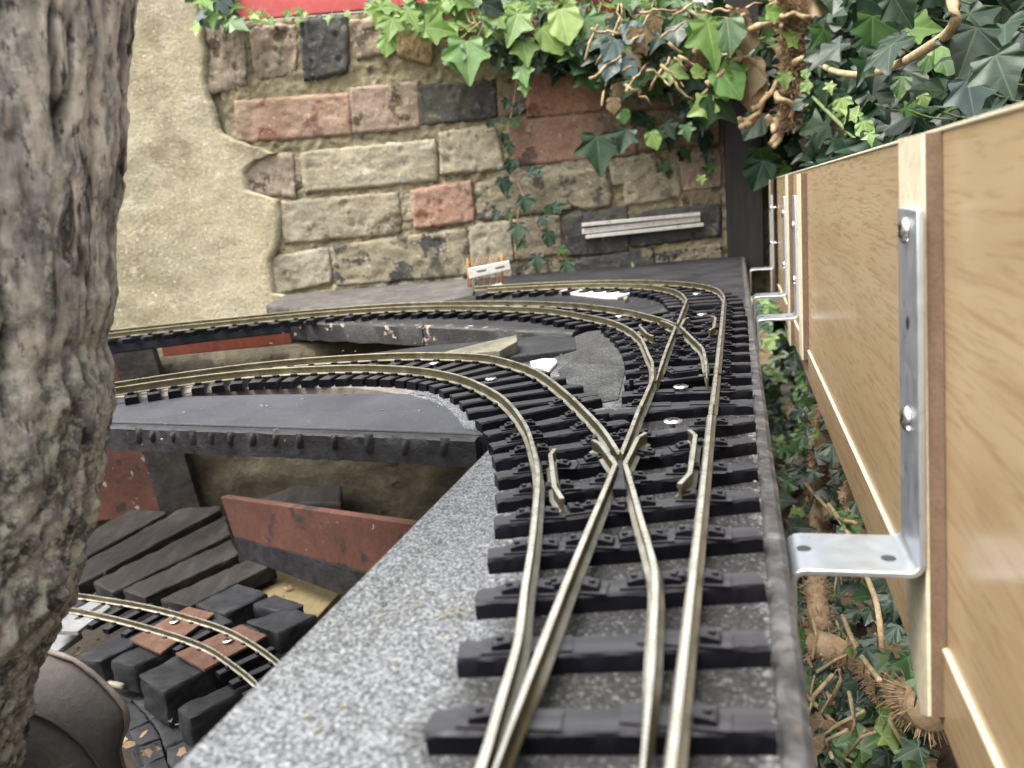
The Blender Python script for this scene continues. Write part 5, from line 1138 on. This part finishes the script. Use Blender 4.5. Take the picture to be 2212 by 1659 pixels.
for k in range(260):
    p=PS(rn.uniform(1680,2000),rn.uniform(760,1659),rn.uniform(76,98)); dd=Vector((rn.gauss(0,1),rn.gauss(0,1),rn.gauss(0,1))).normalized()*rn.uniform(14,42); dd=dd-WD*min(0,dd.dot(WD))*1.6; tw.tube([p,p+dd*.5+Vector((rn.gauss(0,4),0,rn.gauss(0,4))),p+dd],rn.uniform(.5,1.6),5,0)
o=tw.build('twig_litter',M['stem'],smooth=True,kind='stuff'); tag(o,'tangle of dead twigs on the soil in the gap under the fence','twigs')
for pts in (((1790,1090),(1830,1150),(1870,1240)),((1870,1240),(1895,1310),(1905,1400)),((1735,1040),(1800,1110),(1850,1130)),((1720,1380),(1760,1450),(1800,1520)),((1740,1500),(1800,1560),(1840,1600)),((1820,1330),(1850,1400),(1900,1470))):
    S.tube(spline([PG(x,y,64) for x,y in pts],6),1.6,6,0)
build_leaves(L,gp); S.build('stems',[M['stem'],M['greenstem']],gp,smooth=True)
def furry(name,pts,rad,w,label,cat,nf):
    P=spline([PG(x,y,w) for x,y in pts],5); n=len(P); b=MB(); b.tube(P,[rad*(1+.22*noise.noise(p/9)) for p in P],12)
    for k in range(nf):
        i=rn.randrange(n-1); t=(P[i+1]-P[i]).normalized(); o_=up_rand((0,0,0.01),1,rn); o_=(o_-t*o_.dot(t)).normalized(); p=P[i]+o_*rad*.9; d=(o_+t*rn.uniform(-.9,.9)+Vector((0,0,-.3))).normalized()*rn.uniform(.4,.9)*rad
        b.tube([p,p+d*.6,p+d+t*rn.uniform(-3,3)],[.55,.4,.2],3,cap=False)
    o=b.build(name,M['fuzz'],smooth=True); return tag(o,label,cat)
furry('ivy_trunk',[(1790,880),(1775,980),(1765,1080),(1772,1180),(1765,1280),(1775,1360)],9,76,'upright fibrous ivy trunk in the gap behind the nearest bracket foot','ivy trunk',1100)  # fibrous ivy trunk climbing up the gap
furry('fallen_root',[(1740,1385),(1800,1405),(1880,1440),(1950,1490),(2010,1530)],11,84,'thick fibrous root lying across the soil below the fence batten','fallen root',900)
furry('ivy_trunk',[(1850,1000),(1838,1080),(1845,1160)],6,84,'short pale ivy trunk half hidden by the lower fence board','ivy trunk',300)  # second, shorter ivy trunk

# ================================================================== LITTER
rn=random.Random(5)
b=MB()
for k in range(150):
    p=uw(rn.uniform(120,900),rn.choice((rn.uniform(-110,-62),rn.uniform(-60,5))),ZB+.3) if k<90 else Vector((rn.uniform(-220,40),rn.uniform(420,1000),ZB+.3))
    a=rn.uniform(0,6.3); l=rn.uniform(.4,1.5); x=Vector((math.cos(a),math.sin(a),0)); b.box(p,x*l,Vector((-x.y,x.x,0))*rn.uniform(.25,.5),(0,0,rn.uniform(.15,.4)))
o=b.build('grit',M['buff'],kind='stuff'); tag(o,'pale grit and seed husks scattered over the felt and boards','grit')
b=new_leaves()
for k in range(110):
    p=Z(*k1(rn.uniform(350,2150),rn.uniform(650,1650)),-268+rn.uniform(-8,2)) if k<70 else Z(*k2(rn.uniform(550,1700),rn.uniform(500,1600)),-274)
    leaf(b,p,rn.uniform(4,9),up_rand((0,0,1),.5,rn),(rn.uniform(-1,1),rn.uniform(-1,1),0),DED,1,1.5,rn)
o=b.build('leaf_litter',LM,kind='stuff',smooth=True,fix=False); tag(o,'small dead leaves caught between the timbers of the lower deck','leaf litter')
# loose pale fibre on the felt beside the near sleepers
b=MB(); 
for pts in (((960,1330),(975,1318),(995,1314),(1010,1318)),((985,1322),(992,1308),(1004,1300)),((968,1326),(990,1322),(1012,1330))): b.tube(spline([Z(x,y,ZB+1.5) for x,y in pts],2),.25,5)
o=b.build('loose_fibre',M['buff'],smooth=True); tag(o,'curled pale fibre lying on the felt beside the near sleeper ends','fibre')
